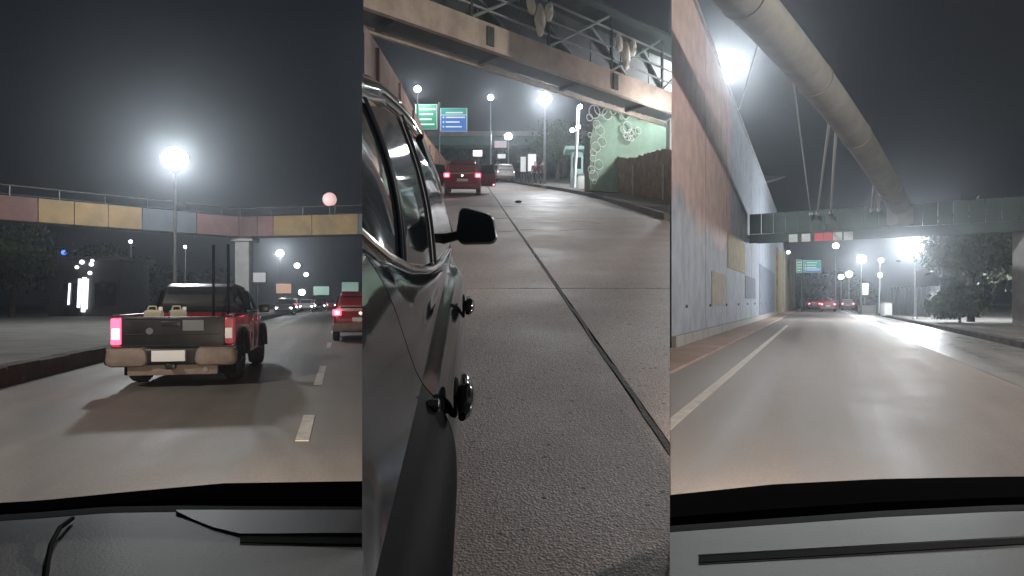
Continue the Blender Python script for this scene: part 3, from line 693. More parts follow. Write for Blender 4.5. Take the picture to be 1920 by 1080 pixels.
for t in (.12, .45, .72, 1.0, 1.3, 1.6, 1.9):
    d_ = (apt(t+.01)-apt(t-.01)).normalized(); obj('flange', MB().tube([apt(t)-d_*.035, apt(t)+d_*.035], .535, 24), M_ARCH, ar)
pe = Vector((db.x, db.y, 0))-ar.location
obj('pier', MB().box(pe.x-1.4, pe.x-.6, pe.y+.6, pe.y+1.8, -.1, 4.6, .05), M_CONC, ar)
# dark fence on the right pavement
rf = thing('panel_fence', 'dark metal panel fence on the right pavement behind the biggest lamp', 'fence', P(1675, 0, 58).to_tuple()[:2]+(.14,))
M_DF = mat('dark_fence', (.045, .048, .05), .6, var=.4, scale=1.5)
p0 = P(1672, 0, 58); p1 = P(1762, 0, 47)
for k in range(12):
    a_ = p0+(p1-p0)*(k/12)-rf.location; b_ = p0+(p1-p0)*((k+.94)/12)-rf.location
    obj('panel', MB().prism([(a_.x, a_.y), (b_.x, b_.y), (b_.x+.05, b_.y+.05), (a_.x+.05, a_.y+.05)], -.05, 2.25), M_DF, rf, smooth=False)
for k in range(13):
    a_ = p0+(p1-p0)*(k/12)-rf.location; obj('post', MB().tube([(a_.x, a_.y, -.05), (a_.x, a_.y, 2.35)], .06, 6), M_DSTEEL, rf)

# low blocks, kiosk, shop
def wallblock(name, label, cat, px0, px1, Y, gz, h, dep, m, rz=0):
    a_ = P(px0, 0, Y); b_ = P(px1, 0, Y); t = thing(name, label, cat, ((a_.x+b_.x)/2, Y, gz), rz); hw_ = (b_.x-a_.x)/2
    obj('body', MB().box(-hw_, hw_, 0, dep, -.05, h, .04), m, t); obj('coping', MB().box(-hw_-.05, hw_+.05, -.05, dep+.05, h+.002, h+.1, .02), M_CONC, t)
    return t
wallblock('low_wall', 'low white wall left of the plank fence on the hill', 'wall', 1084, 1119, 37, SL*37+.15, .75, .4, M_WHITE)
wallblock('low_wall', 'pale low wall between the dark fence and the bush on the right', 'wall', 1752, 1800, 43, .14, 1.7, .4, M_WHITE)
wallblock('concrete_block', 'small white concrete block on the right pavement before the dark fence', 'concrete block', 1659, 1673, 55, .14, 1.0, .7, M_WHITE)
wallblock('concrete_block', 'long grey concrete block beyond the twin lamp pole', 'concrete block', 1616, 1642, 62, .14, .7, .7, M_CONC)
k = thing('kiosk', 'teal kiosk with a flat roof beside the leaning lamp pole', 'kiosk', (P(1082, 0, 41).x, 41, SL*41+.15))
M_TEAL = mat('teal_paint', (.3, .48, .45), .6, var=.15, scale=2)
obj('wall', MB().box(-.35, .35, 0, .8, -.1, 2.2, .02), M_TEAL, k); obj('roof', MB().box(-.75, .75, -.4, 1.2, 2.202, 2.42, .03), M_TEAL, k); obj('window', MB().box(-.25, .25, -.03, .01, 1.1, 1.8), M_GLASSD, k); obj('door', MB().box(.352, .38, .1, .7, 0, 1.9), M_WHITE, k)
s = thing('shop_front', 'shop with glowing white light strips and a blue lamp left of the pickup', 'shop', (P(150, 0, 46).x, 46, .26))
M_SHOP = mat('shop_wall', (.06, .06, .065), .8, var=.3, scale=1)
obj('wall', MB().box(-2.4, 2.6, .3, 4, -.1, 3.9, .05), M_SHOP, s); obj('roof', MB().box(-2.7, 2.9, 0, 4.3, 3.902, 4.15, .04), M_SHOP, s)
obj('door', MB().box(-1.3, -.1, .22, .298, 0, 2.3), M_GLASSD, s); obj('window', MB().box(.9, 2.3, .22, .298, .8, 2.3), M_GLASSD, s)
for x, z0, z1, rr in ((-.2, .6, 2.6, .1), (.12, .3, 2.7, .13), (.32, .5, 2.6, .09), (-.9, .8, 2.3, .06)): obj('light_strip', MB().tube([(x, .14, z0), (x+.1, .14, z1)], rr, 8), E_WHITE, s)
for x, z, rr in ((.1, 3.75, .16), (.75, 3.6, .15), (.65, 3.0, .14), (-.25, 3.4, .13), (.82, 3.85, .12)): obj('bulb', MB().sphere((x, .05, z), rr, 10, 8), E_WHITE, s)
obj('blue_lamp', MB().sphere((-1.05, -.1, 4.4), .16, 10, 8), E_BLUE, s)
pk = thing('pink_glow_spot', 'round pink glow spot added on a thin post above the footbridge rail', 'lamp', (P(618, 0, 38.6).x, 38.6, 5.42))
zz_ = P(618, 374, 38.6).z-5.42
obj('post', MB().tube([(0, 0, -.03), (0, 0, zz_-.3)], .03, 6), M_DSTEEL, pk); obj('lens', MB().sphere((0, 0, zz_), .4, 16, 10), E_PINK, pk)  # glowing ball added for a pink light spot, no known lamp
# ------------------------------------------------------------------ vehicles (local frame: rear bumper at y = 0, forward +y)
def wheel(t, x, y, r=.34, wd=.22, nm='wheel'):
    s = 1 if x > 0 else -1
    prof = [(r*.62, -wd/2), (r*.9, -wd/2), (r*.98, -wd*.36), (r, -wd*.15), (r, wd*.15), (r*.98, wd*.36), (r*.9, wd/2), (r*.62, wd/2)]
    o = obj('wheel', MB().lathe(prof, (x, y, r), 20, 'x'), M_RUB, t)
    ri = MB().lathe([(r*.6, s*wd*.3), (r*.6, s*wd*.51), (r*.5, s*wd*.46), (r*.16, s*wd*.4), (r*.1, s*wd*.5)], (x, y, r), 20, 'x'); obj('rim', ri, M_RIM, o)
    return o
def mirror_pair(t, y, z, hw, m):
    for s in (-1, 1):
        obj('door_mirror', MB().box(*sorted((s*(hw+.02), s*(hw+.22))), y, y+.12, z, z+.16, .035), m, t)
def handle(door_parent, x, y, z):
    return obj('door_handle', MB().box(x-.015, x+.015, y, y+.18, z, z+.03, .008), M_BLACK, door_parent)

def pickup():
    c = P(325, 700, 9.95); t = thing('pickup_truck', 'red pickup truck with dark tailgate and muddy bumper driving ahead', 'pickup truck', (c.x, c.y, 0), -math.atan(DL))
    W = .83
    # lower body and bed
    obj('chassis', MB().loft([(.12, .6, .6, .38, .62, .05), (4.8, .6, .6, .36, .6, .05)]), M_MATT, t)
    for s in (-1, 1):
        xs = sorted((s*(W-.09), s*W))
        # bed side with wheel arch cut as a polygon in the side plane
        prof = [(.06, .55), (.06, 1.06), (1.75, 1.06), (1.75, .42), (1.48, .42)]+[(1.06+.42*math.cos(R(a)), .40+.42*math.sin(R(a))) for a in (0, 30, 60, 90, 120, 150, 180)][1:]+[(.4, .5)]
        n = len(prof); mb = MB().add([(xs[0], y, z) for y, z in prof]+[(xs[1], y, z) for y, z in prof], [tuple(range(n)), tuple(range(n, 2*n))[::-1]]+[(i, (i+1)%n, n+(i+1)%n, n+i) for i in range(n)])
        obj('bed_side', mb, M_RED, t, smooth=False)
        arch = [(1.06+.44*math.cos(R(a)), .40+.44*math.sin(R(a))) for a in range(0, 181, 20)]
        obj('wheel_flare', MB().tube([(s*(W+.01), y, z) for y, z in arch], .05, 8), M_BLACK, t)
        arch = [(4.0+.42*math.cos(R(a)), .38+.44*math.sin(R(a))) for a in range(0, 181, 20)]
        obj('wheel_flare', MB().tube([(s*(W+.0), y, z) for y, z in arch], .05, 8), M_BLACK, t)
        obj('bed_rail', MB().box(xs[0]-.01, xs[1]+.01, .06, 1.75, 1.062, 1.1, .01), M_BLACK, t)
        # tail light, tall
        tl = obj('tail_light', MB().box(*sorted((s*(W-.12), s*(W+.012))), -.012, .2, .66, 1.05, .03), lit('tail_lens_dim', (.35, .05, .06), .5) if s > 0 else E_TAIL, t)
        obj('reverse_lens', MB().box(*sorted((s*(W-.11), s*(W-.01))), -.022, 0, .74, .9, .008), M_PLATE if s > 0 else E_TAILW, tl)
        obj('mud_flap', MB().box(*sorted((s*.5, s*.8)), .5, .53, .16, .5), M_MATT, t)
        wheel(t, s*.7, 1.06, .37, .26); wheel(t, s*.7, 4.0, .37, .26)
    obj('bed_floor', MB().box(-W+.092, W-.092, .1, 1.75, .6, .66), M_MATT, t)
    tg = obj('tailgate', MB().box(-W+.125, W-.125, 0, .08, .6, 1.07, .02), M_TAILG, t)
    obj('gate_handle', MB().box(-.16, .1, -.02, .0, .93, 1.0, .008), M_BLACK, tg); obj('badge', MB().lathe([(.05, -.012), (.04, -.0)], (-.32, 0, .86), 14, 'y'), M_RIM, tg)
    for z0, z1 in ((.63, .65), (.8, .815), (1.035, 1.05)): obj('pressed_rib', MB().box(-W+.17, W-.17, -.012, .004, z0, z1, .004), M_TAILG, tg)
    obj('grey_plate', MB().box(.13, .42, -.014, -.001, .86, 1.02), mat('grey_plate', (.16, .17, .17), .6), tg)
    # bumper
    bo = obj('rear_bumper', MB().loft([(-.12, .4, .4, .38, .58, .05), (-.1, .7, .7, .36, .6, .06), (-.04, .86, .86, .36, .6, .06), (.1, .89, .89, .37, .6, .06)]), M_BLACK, t)
    for s in (-1, 1):
        e_ = MB().loft([(-.17, .22, .22, .4, .58, .08), (-.15, .27, .26, .36, .61, .09), (-.1, .295, .28, .34, .625, .09), (.12, .3, .29, .34, .63, .09)]); e_.v = [(v[0]+s*.6, v[1]+.22*max(0, v[0]*s)**1.3, v[2]) for v in e_.v]
        obj('bumper_end', e_, M_BUMP, bo)
        obj('bumper_corner', MB().lathe([(.05, .36), (.07, .4), (.07, .58), (.05, .62)], (s*.87, .04, 0), 12), M_BLACK, bo)
    obj('tow_hitch', MB().box(-.06, .06, -.2, -.05, .3, .38, .015), M_BLACK, bo)
    obj('number_plate', MB().box(-.25, .2, -.2, -.118, .42, .58, .006), M_PLATE, bo)
    for s in (-1, 1): obj('step_pad', MB().box(*sorted((s*.42, s*.8)), -.12, .0, .622, .64), M_BLACK, bo)
    obj('valance', MB().box(-.62, .62, -.02, .06, .2, .36, .03), M_BUMP, t); obj('exhaust', MB().lathe([(.035, -.04), (.035, .3)], (.45, 0, .28), 10, 'y'), M_RIM, t)
    # cab
    cab = MB().loft([(1.8, .82, .8, .4, 1.1, .08), (2.0, .83, .82, .36, 1.12, .08), (3.5, .83, .82, .36, 1.1, .08), (3.6, .83, .8, .36, 1.06, .08)]); obj('cab_body', cab, M_RED, t)
    gh = MB().loft([(1.84, .74, .6, 1.08, 1.3, .06), (1.98, .75, .6, 1.08, 1.56, .1), (2.25, .76, .62, 1.08, 1.62, .1), (2.9, .76, .62, 1.08, 1.61, .1), (3.2, .76, .64, 1.08, 1.44, .08), (3.72, .76, .72, 1.06, 1.1, .02)]); obj('cab_roof', gh, M_TAILG, t)
    obj('rear_window', MB().add([(-.6, 1.815, 1.14), (.6, 1.815, 1.14), (.5, 1.93, 1.5), (-.5, 1.93, 1.5), (-.6, 1.85, 1.14), (.6, 1.85, 1.14), (.5, 1.965, 1.5), (-.5, 1.965, 1.5)], [(0,1,2,3),(7,6,5,4),(0,4,5,1),(1,5,6,2),(2,6,7,3),(3,7,4,0)]), M_GLASSC, t, smooth=False)
    for s in (-1, 1):
        for y0, y1, y2, y3 in ((2.02, 2.62, 2.6, 2.1), (2.68, 3.5, 3.12, 2.68)):
            vs = [(s*.775, y0, 1.13), (s*.775, y1, 1.13), (s*.69, y2, 1.5 if y2 < 3 else 1.44), (s*.69, y3, 1.5)]
            vs2 = [(x-s*.03, y, z) for x, y, z in vs]
            obj('side_window', MB().add(vs+vs2, [(0,1,2,3),(7,6,5,4),(0,4,5,1),(1,5,6,2),(2,6,7,3),(3,7,4,0)]), M_GLASSC, t, smooth=False)
        obj('window_trim', MB().tube([(s*.785, 2.0, 1.12), (s*.785, 3.55, 1.12)], .012, 6), M_RIM, t)
        for y0 in (2.0, 2.72):
            d = obj('door', MB().box(*sorted((s*.815, s*.838)), y0, y0+.68, .45, 1.06, .01), M_RED, t); handle(d, s*.85, y0+.05, .92)
    bo2 = MB().loft([(3.55, .82, .78, .36, 1.06, .08), (4.3, .82, .76, .36, 1.02, .1), (4.75, .78, .7, .36, .94, .12), (4.95, .66, .6, .4, .8, .12)]); obj('bonnet', bo2, M_RED, t)
    mirror_pair(t, 3.3, 1.08, .8, M_BLACK)
    for x, h in ((.28, 2.28), (.52, 2.3)): obj('bed_post', MB().tube([(x, 1.6, .66), (x, 1.6, h)], .022, 6), M_MATT, t)
    for s in (-1, 1): obj('headlight', MB().box(*sorted((s*.48, s*.72)), 4.84, 4.93, .66, .8, .02), E_HEAD, t)
    # cargo in the bed
    for i, (x, y, lab) in enumerate(((-.5, .95, 'pale jerry can at the left in the pickup bed'), (-.2, 1.2, 'pale jerry can nearer the cab in the pickup bed'))):
        wp = Matrix.Rotation(-math.atan(DL), 3, 'Z') @ Vector((x, y, .66))
        jc = thing('jerry_can', lab, 'jerry can', (c.x+wp.x, c.y+wp.y, .66), .25+.3*i)
        mj = mat('pale_plastic', (.42, .39, .28), .6, var=.25, scale=7)
        obj('can_body', MB().loft([(-.09, .12, .12, 0, .44, .05), (-.07, .14, .13, 0, .5, .05), (.07, .14, .13, 0, .5, .05), (.09, .12, .12, 0, .44, .05)]), mj, jc)
        obj('handle', MB().tube([(-.09, 0, .49), (-.07, 0, .56), (.03, 0, .56), (.05, 0, .49)], .014, 8), mj, jc); obj('cap', MB().lathe([(.03, .49), (.03, .545), (.024, .55)], (.1, 0, 0), 12), M_PLATE, jc)
pickup()

def suv(label, loc, rz, paint, pitch=0, open_doors=False, tail=None, L=4.4, group=None, small=False, head=False, plate_lit=True):
    t = thing('parked_car' if open_doors else 'car', label, 'car', loc, rz, group, pitch)
    tail = tail or E_TAIL
    st = [(0, .78, .74, .42, .78, .1), (.06, .86, .82, .34, .98, .1), (.4, .88, .85, .28, 1.02, .1), (2.0, .89, .86, .27, 1.02, .1), (3.3, .89, .85, .27, 1.0, .1), (3.9, .87, .78, .28, .93, .1), (L-.12, .8, .7, .32, .8, .12), (L, .66, .6, .4, .66, .1)]
    obj('body', MB().loft(st), paint, t)
    gh = [(.1, .78, .66, .98, 1.2, .05), (.22, .79, .64, .98, 1.52, .1), (.5, .8, .63, .98, 1.63, .1), (2.3, .8, .63, .98, 1.62, .1), (2.75, .8, .66, .98, 1.42, .08), (3.35, .8, .74, .96, 1.02, .02)]
    obj('cabin', MB().loft(gh), paint, t)
    q4 = lambda vs, off: MB().add(list(vs)+[tuple(a+b for a, b in zip(v, off)) for v in vs], [(0,1,2,3),(7,6,5,4),(0,4,5,1),(1,5,6,2),(2,6,7,3),(3,7,4,0)])
    obj('rear_window', q4([(-.62, .085, 1.08), (.62, .085, 1.08), (.54, .2, 1.48), (-.54, .2, 1.48)], (0, .04, 0)), M_GLASSC, t, smooth=False)
    obj('windscreen', q4([(-.66, 3.28, 1.08), (.66, 3.28, 1.08), (.56, 2.7, 1.47), (-.56, 2.7, 1.47)], (0, -.04, -.0)), M_GLASSC, t, smooth=False)
    for s in (-1, 1):
        for y0, y1, y2, y3 in ((.45, 1.3, 1.28, .6), (1.38, 2.18, 2.16, 1.38), (2.26, 3.1, 2.62, 2.26)):
            obj('side_window', q4([(s*.812, y0, 1.07), (s*.812, y1, 1.07), (s*.70, y2, 1.48), (s*.70, y3, 1.48)], (-s*.03, 0, 0)), M_GLASSC, t, smooth=False)
        tl = obj('tail_light', MB().box(*sorted((s*.6, s*.872)), -.012, .22, .84, 1.04, .04), tail, t)
        obj('hot_lens', MB().box(*sorted((s*.66, s*.8)), -.022, .0, .88, .99, .02), E_TAILW, tl)
        obj('headlight', MB().box(*sorted((s*.5, s*.74)), L-.16, L-.035, .6, .74, .03), E_HEAD if head else M_PLATE, t)
        wheel(t, s*.76, .82, .34, .22); wheel(t, s*.76, 3.5, .34, .22)
        for zz in ((1.4, 2.2),):
            if not open_doors:
                d = obj('door', MB().box(*sorted((s*.872, s*.9)), 2.24, 3.12, .4, .98, .01), paint, t); handle(d, s*.908, 2.3, .84)
                d = obj('door', MB().box(*sorted((s*.872, s*.9)), 1.34, 2.2, .4, .98, .01), paint, t); handle(d, s*.908, 1.4, .84)
    if not small: mirror_pair(t, 2.95, 1.05, .84, paint)
    bo = obj('rear_bumper', MB().loft([(-.08, .6, .6, .36, .56, .06), (-.03, .84, .84, .33, .6, .08), (.25, .9, .9, .33, .6, .08)]), M_BUMP if not open_doors else paint, t)
    obj('number_plate', MB().box(-.26, .26, -.02, -.001, .66, .78, .004), M_PLATE, t)
    obj('badge', MB().lathe([(.06, -.015), (.05, 0)], (0, 0, .92), 12, 'y'), M_CHROME, t)
    obj('front_bumper', MB().box(-.7, .7, L-.1, L+.04, .34, .5, .04), M_BLACK, t)
    if open_doors:
        for s in (-1, 1):
            for hy, ln, ang in ((2.2, .82, 58), (3.05, .85, 60)):
                a = R(ang); dx, dy = s*math.sin(a), -math.cos(a)
                def pt(u, z, o=0): return (s*.9+dx*u+o*s*dy*-1*.0, hy+dy*u+o, z)
                rows = []
                prof = [(0, .38), (ln, .38), (ln, .98), (ln-.06, 1.0), (.0, 1.0)]; vs = [pt(u, z) for u, z in prof]+[pt(u, z, .07) for u, z in prof]; n = 5
                d = obj('door', MB().add(vs, [tuple(range(n)), tuple(range(n, 2*n))[::-1]]+[(i, (i+1)%n, n+(i+1)%n, n+i) for i in range(n)]), paint, t, smooth=False)
                fr = [(.02, 1.0), (.16 if hy > 2.5 else .04, 1.4), (ln-.1, 1.46), (ln-.03, 1.0)]
                obj('window_frame', MB().tube([pt(u, z, .03) for u, z in fr], .02, 6), M_BLACK, d)
                vs = [pt(u, z, .02) for u, z in fr]+[pt(u, z, .035) for u, z in fr]
                obj('window', MB().add(vs, [(0,1,2,3),(7,6,5,4),(0,4,5,1),(1,5,6,2),(2,6,7,3),(3,7,4,0)]), M_GLASSC, d, smooth=False)
                obj('lamp', MB().box(*sorted((pt(ln-.1, .45)[0]-.02, pt(ln-.1, .45)[0]+.06)), pt(ln-.1, .45)[1]-.03, pt(ln-.1, .45)[1]-.002, .44, .5), E_TAILW, d)
    return t
# left road: red car in the next lane
c = P(676, 0, 21.5)
suv('red car with glowing tail lights in the lane right of the pickup', (c.x, 21.5, 0), -math.atan(DL), M_RED, tail=E_TAIL)
# hill: red car with open doors
c = P(867, 0, 31.5)
suv('dark red car stopped on the hill with its doors open', (c.x, 31.5, SL*31.5+.003), -math.atan(DM), M_REDD, math.atan(SL), True)
# oncoming far cars on the left road (facing the camera)
paints = [M_SILVER, M_WHITE, M_PAINTB, M_SILVER, M_WHITE, M_PAINTB, M_SILVER]
labs = ['leftmost oncoming far car with lit headlights past the pier', 'second oncoming far car past the pier', 'third oncoming far car, under the orange billboard', 'fourth oncoming far car right of the orange billboard', 'fifth oncoming far car, fourth before the red car', 'sixth oncoming far car, beside the pale green board', 'oncoming far car nearest to the red car']
for i, (px, Y) in enumerate(((508, 62), (522, 74), (538, 88), (553, 80), (568, 104), (586, 96), (606, 110))):
    c = P(px, 0, Y); suv(labs[i], (c.x, Y+4.4, 0), math.pi-math.atan(DL)+R(random.uniform(-3, 3)), paints[i], group='oncoming cars on the left road', small=True, head=True, plate_lit=False)
for i, (px, Y, gz, pt_, lab, hd, pit) in enumerate(((1553, 84, 0, M_RED, 'red car with lit tail lights at the end of the right road', DR, 0), (1527, 104, 0, M_RED, 'far red car left of the other one beside the mural wall end', DR, 0), (1590, 100, 0, M_SILVER, 'far silver car at the right kerb of the right road', DR, 0))):
    c = P(px, 0, Y); suv(lab, (c.x, Y, gz), -math.atan(hd), pt_, group='far cars on the right road', small=True)
c = P(948, 0, 60); suv('white car parked at the kerb beyond the red car on the hill', (c.x, 60, SL*60+.003), -math.atan(DM)+R(8), M_WHITE, math.atan(SL), plate_lit=False, tail=mat('tail_lens_off', (.2, .01, .01), .3), small=True)

# ------------------------------------------------------------------ the black car whose side fills the middle
NC = (1, -KL+.0008, 0)   # its unseen rest is left out along this upright cut
ROOF = [(.5, -.33, .2), (1.96, -.33, .21), (2.36, -.33, .243), (2.7, -.302, .216), (3.0, -.283, .178), (3.3, -.264, .12), (3.55, -.238, .03), (3.8, -.212, -.076), (3.92, -.188, -.22), (4.0, -.166, -.37)]
BELT = [(.5, -.34, -.05), (1.5, -.31, -.1), (1.67, -.28, -.174), (1.76, -.24, -.23), (2.0, -.2, -.30), (2.36, -.17, -.36), (3.0, -.162, -.43), (3.9, -.156, -.475), (4.4, -.17, -.49)]
SHO = [(.5, -.13, -.45), (3.0, -.13, -.455), (3.8, -.14, -.5), (4.5, -.2, -.54)]
def cp(u, v, w_): return Vector((v+DM*u, u, CZ+w_+SL*u))
bc = thing('black_car', 'glossy black car close by with its door mirror out on the hill road', 'car', (-.2+DM*2.4, 2.4, SL*2.4))
def bobj(name, mb, m, parent=None, clip=True, smooth=True):
    if clip: mb.clip(NC)
    lo = bc.location; mb.v = [tuple(Vector(v)-lo) for v in mb.v]
    return obj(name, mb, m, parent or bc, smooth=smooth)
us = [.55+.1*i for i in range(40)]
rows = []
prof_low = [(-.085, -.515), (-.055, -.57), (-.042, -.63), (-.04, -.72), (-.048, -.85), (-.062, -.96), (-.1, -1.06), (-.2, -1.1)]
def section(u):
    b, s_ = interp(BELT, u), interp(SHO, u); tp = max(0, (u-3.4))*.09
    mid = ((b[0]+s_[0])/2+.022, (b[1]+s_[1])/2+.012)
    pts = [b, mid, s_]+[(v-tp, w_) for v, w_ in prof_low]
    return [cp(u, v, w_) for v, w_ in pts]
def smooth_section(u):
    p = section(u); out = []
    for i in range(len(p)-1):
        a, b, c_, d = p[max(i-1, 0)], p[i], p[i+1], p[min(i+2, len(p)-1)]
        for k in range(4):
            t = k/4; out.append(.5*((2*b)+(c_-a)*t+(2*a-5*b+4*c_-d)*t*t+(-a+3*b-3*c_+d)*t**3))
    out.append(p[-1]); return out
SEAM = 1.48
M_SHADE = mat('black_paint_shade', (.007, .007, .008), .5, spec=.01, var=.2, scale=4)  # same black paint, shade of the lower rear door put into its colour
for nm, u0, u1, k0, k1, m_ in (('rear_door', .6, SEAM-.004, 0, 10, M_PAINTB), ('rear_door_lower', .6, SEAM-.004, 9, 99, M_SHADE), ('front_door', SEAM+.004, 3.25, 0, 99, M_PAINTB), ('front_wing', 3.258, 4.45, 0, 99, M_PAINTB)):
    n = max(6, int((u1-u0)/.06)); bobj(nm, MB().shell([smooth_section(u0+(u1-u0)*k/n)[k0:k1] for k in range(n+1)], (-.05, 0, 0)), m_)
bobj('door_gap', MB().tube([p+Vector((-.014, 0, 0)) for p in smooth_section(SEAM)], .009, 6), M_MATT)
bobj('sill', MB().shell([[cp(u, -.12, -1.06), cp(u, -.1, -1.12), cp(u, -.14, -1.17)] for u in (.6, 2, 3.3)], (-.12, 0, 0)), M_MATT)
# glass between belt and roof
def gpt(u, t, out=0):
    r_, b = interp(ROOF, u), interp(BELT, u); v = b[0]+(r_[0]-b[0])*t+.03*math.sin(math.pi*t)+out; w_ = b[1]+(r_[1]-b[1])*t; return cp(u, v, w_)
def pane(name, u0, u1, t0=.03, t1=.95, m=M_GLASSD):
    n = 14; return bobj(name, MB().shell([[gpt(u0+(u1-u0)*k/n, t0+(t1-t0)*j/8) for j in range(9)] for k in range(n+1)], (-.012, 0, 0)), m)
pane('rear_window', .6, 1.91); pane('front_window', 1.95, 2.66); pane('quarter_window', 2.7, 3.95)
def strip(name, pts, r, m, n=8): return bobj(name, MB().tube(pts, r, n), m)
uu = [1.2+.07*i for i in range(41)]
strip('roof_trim', [gpt(u, 1.0, .005) for u in uu if u <= 4.0], .011, M_CHROME)
strip('roof_rail', [cp(u, interp(ROOF, u)[0]-.03, interp(ROOF, u)[1]+.035) for u in uu if u <= 4.0], .036, M_PAINTB, 10)
strip('roof_gutter', [cp(u, interp(ROOF, u)[0]-.05, interp(ROOF, u)[1]+.075) for u in uu if u <= 3.9], .012, M_CHROME)
strip('belt_trim', [gpt(u, .0, .008) for u in uu if u <= 3.9], .011, M_CHROME)
for u in (1.915, 1.945, 2.68):
    strip('window_pillar', [gpt(u, t/10, .006) for t in range(11)], .009 if u > 2 else .007, M_CHROME)
bobj('centre_pillar', MB().shell([[gpt(u, t/8, -.001) for t in range(9)] for u in (1.9, 1.93, 1.96)], (-.03, 0, 0)), M_BLACK)
strip('windscreen_pillar', [cp(interp([(0, 3.15), (1, 4.05)], t)[0], *interp([(0, -.262, .145), (.35, -.235, .0), (.7, -.195, -.2), (1, -.14, -.42)], t)) for t in [k/12 for k in range(13)]], .02, M_BLACK, 8)
# mirror sail, arm, shell
bobj('mirror_sail', MB().shell([[cp(u, -.15+.1*(1-t)*0-.055*t, -.47+.23*t*k_) for t in (0, .25, .5, .75, 1)] for u, k_ in ((2.95, .25), (3.15, .8), (3.4, 1.0), (3.6, 1.0), (3.8, .55))], (-.02, 0, 0)), M_BLACK)
mu = 3.45
mm = bobj('door_mirror', MB().loft([(mu-.05, .098, .085, .0, .155, .06), (mu-.03, .106, .093, -.006, .164, .06), (mu+.03, .104, .088, -.006, .162, .06), (mu+.09, .08, .062, .02, .135, .05), (mu+.115, .04, .03, .05, .1, .03)]), M_BLACK, clip=False)
for v in mm.data.vertices:      # seat the shell beside the door, its outer end drooping and tapering
    k_ = (v.co.x+bc.location.x)/.1
    co = v.co+bc.location
    zc = .08+(co.z-.08)*(1-.16*k_)-.012*k_
    v.co = Vector((co.x+.012+DM*mu, co.y, CZ+SL*mu-.388+zc))-bc.location
bobj('mirror_glass', MB().add([(-.075+DM*mu+.012, mu-.056, CZ+SL*mu-.37), (.075+DM*mu+.012, mu-.056, CZ+SL*mu-.365), (.07+DM*mu+.012, mu-.056, CZ+SL*mu-.26), (-.07+DM*mu+.012, mu-.056, CZ+SL*mu-.24), (-.075+DM*mu+.012, mu-.052, CZ+SL*mu-.37), (.075+DM*mu+.012, mu-.052, CZ+SL*mu-.365), (.07+DM*mu+.012, mu-.052, CZ+SL*mu-.26), (-.07+DM*mu+.012, mu-.052, CZ+SL*mu-.24)], [(0,1,2,3),(7,6,5,4),(0,4,5,1),(1,5,6,2),(2,6,7,3),(3,7,4,0)]), M_GLASSD, mm, clip=False)
strip('mirror_arm', [cp(mu, -.2, -.375), cp(mu-.01, -.14, -.36), cp(mu, -.07, -.345)], [.03, .026, .024], M_BLACK, 10)
# handles
def dhandle(u, w_, ln):
    rows = []
    for k in range(13):
        t = k/12; e = math.sin(math.pi*t)**.35; cu = u-ln/2+ln*t; oc = -.028+.008*e; hh = (.028-.007*math.sin(2*math.pi*t)**2)*max(.35, e); th = .021*max(.4, e)
        rows.append([cp(cu, oc+th*math.cos(a_), w_+hh*math.sin(a_)) for a_ in [2*math.pi*m_/12 for m_ in range(12)]])
    mb = MB().grid(rows, True); n_ = len(mb.v); mb.f.append(tuple(range(12))[::-1]); mb.f.append(tuple(range(n_-12, n_)))
    h = bobj('door_handle', mb, M_PAINTB, clip=False)
    bobj('handle_cup', MB().lathe([(.05, -.004), (.045, .002), (.02, .003)], tuple(cp(u, -.043, w_-.005)), 14, 'x'), M_MATT, h, clip=False)
    return h
dhandle(1.6, -.545, .28); dhandle(2.7, -.555, .27)
bobj('key_lock', MB().lathe([(.014, -.01), (.014, .012), (.008, .014)], tuple(cp(1.42, -.088, -.505)), 12, 'x'), M_CHROME, clip=False)
# wheels reach the road
for u in (4.0, .75):
    wr = .33; x = -.19+DM*u; o = bobj('wheel', MB().lathe([(wr*.6, -.1), (wr*.92, -.1), (wr, -.05), (wr, .05), (wr*.92, .1), (wr*.6, .1)], (x, u, SL*u+wr*.985), 24, 'x'), M_RUB)
    bobj('rim', MB().lathe([(wr*.58, .06), (wr*.58, .1), (wr*.2, .085), (wr*.1, .1)], (x, u, SL*u+wr*.985), 20, 'x'), M_RIM, o)
bobj('underbody', MB().shell([[cp(u, -.21, -1.0), cp(u, -.21, -1.17)] for u in (.9, 3.6)], (-.3, 0, 0)), M_MATT)

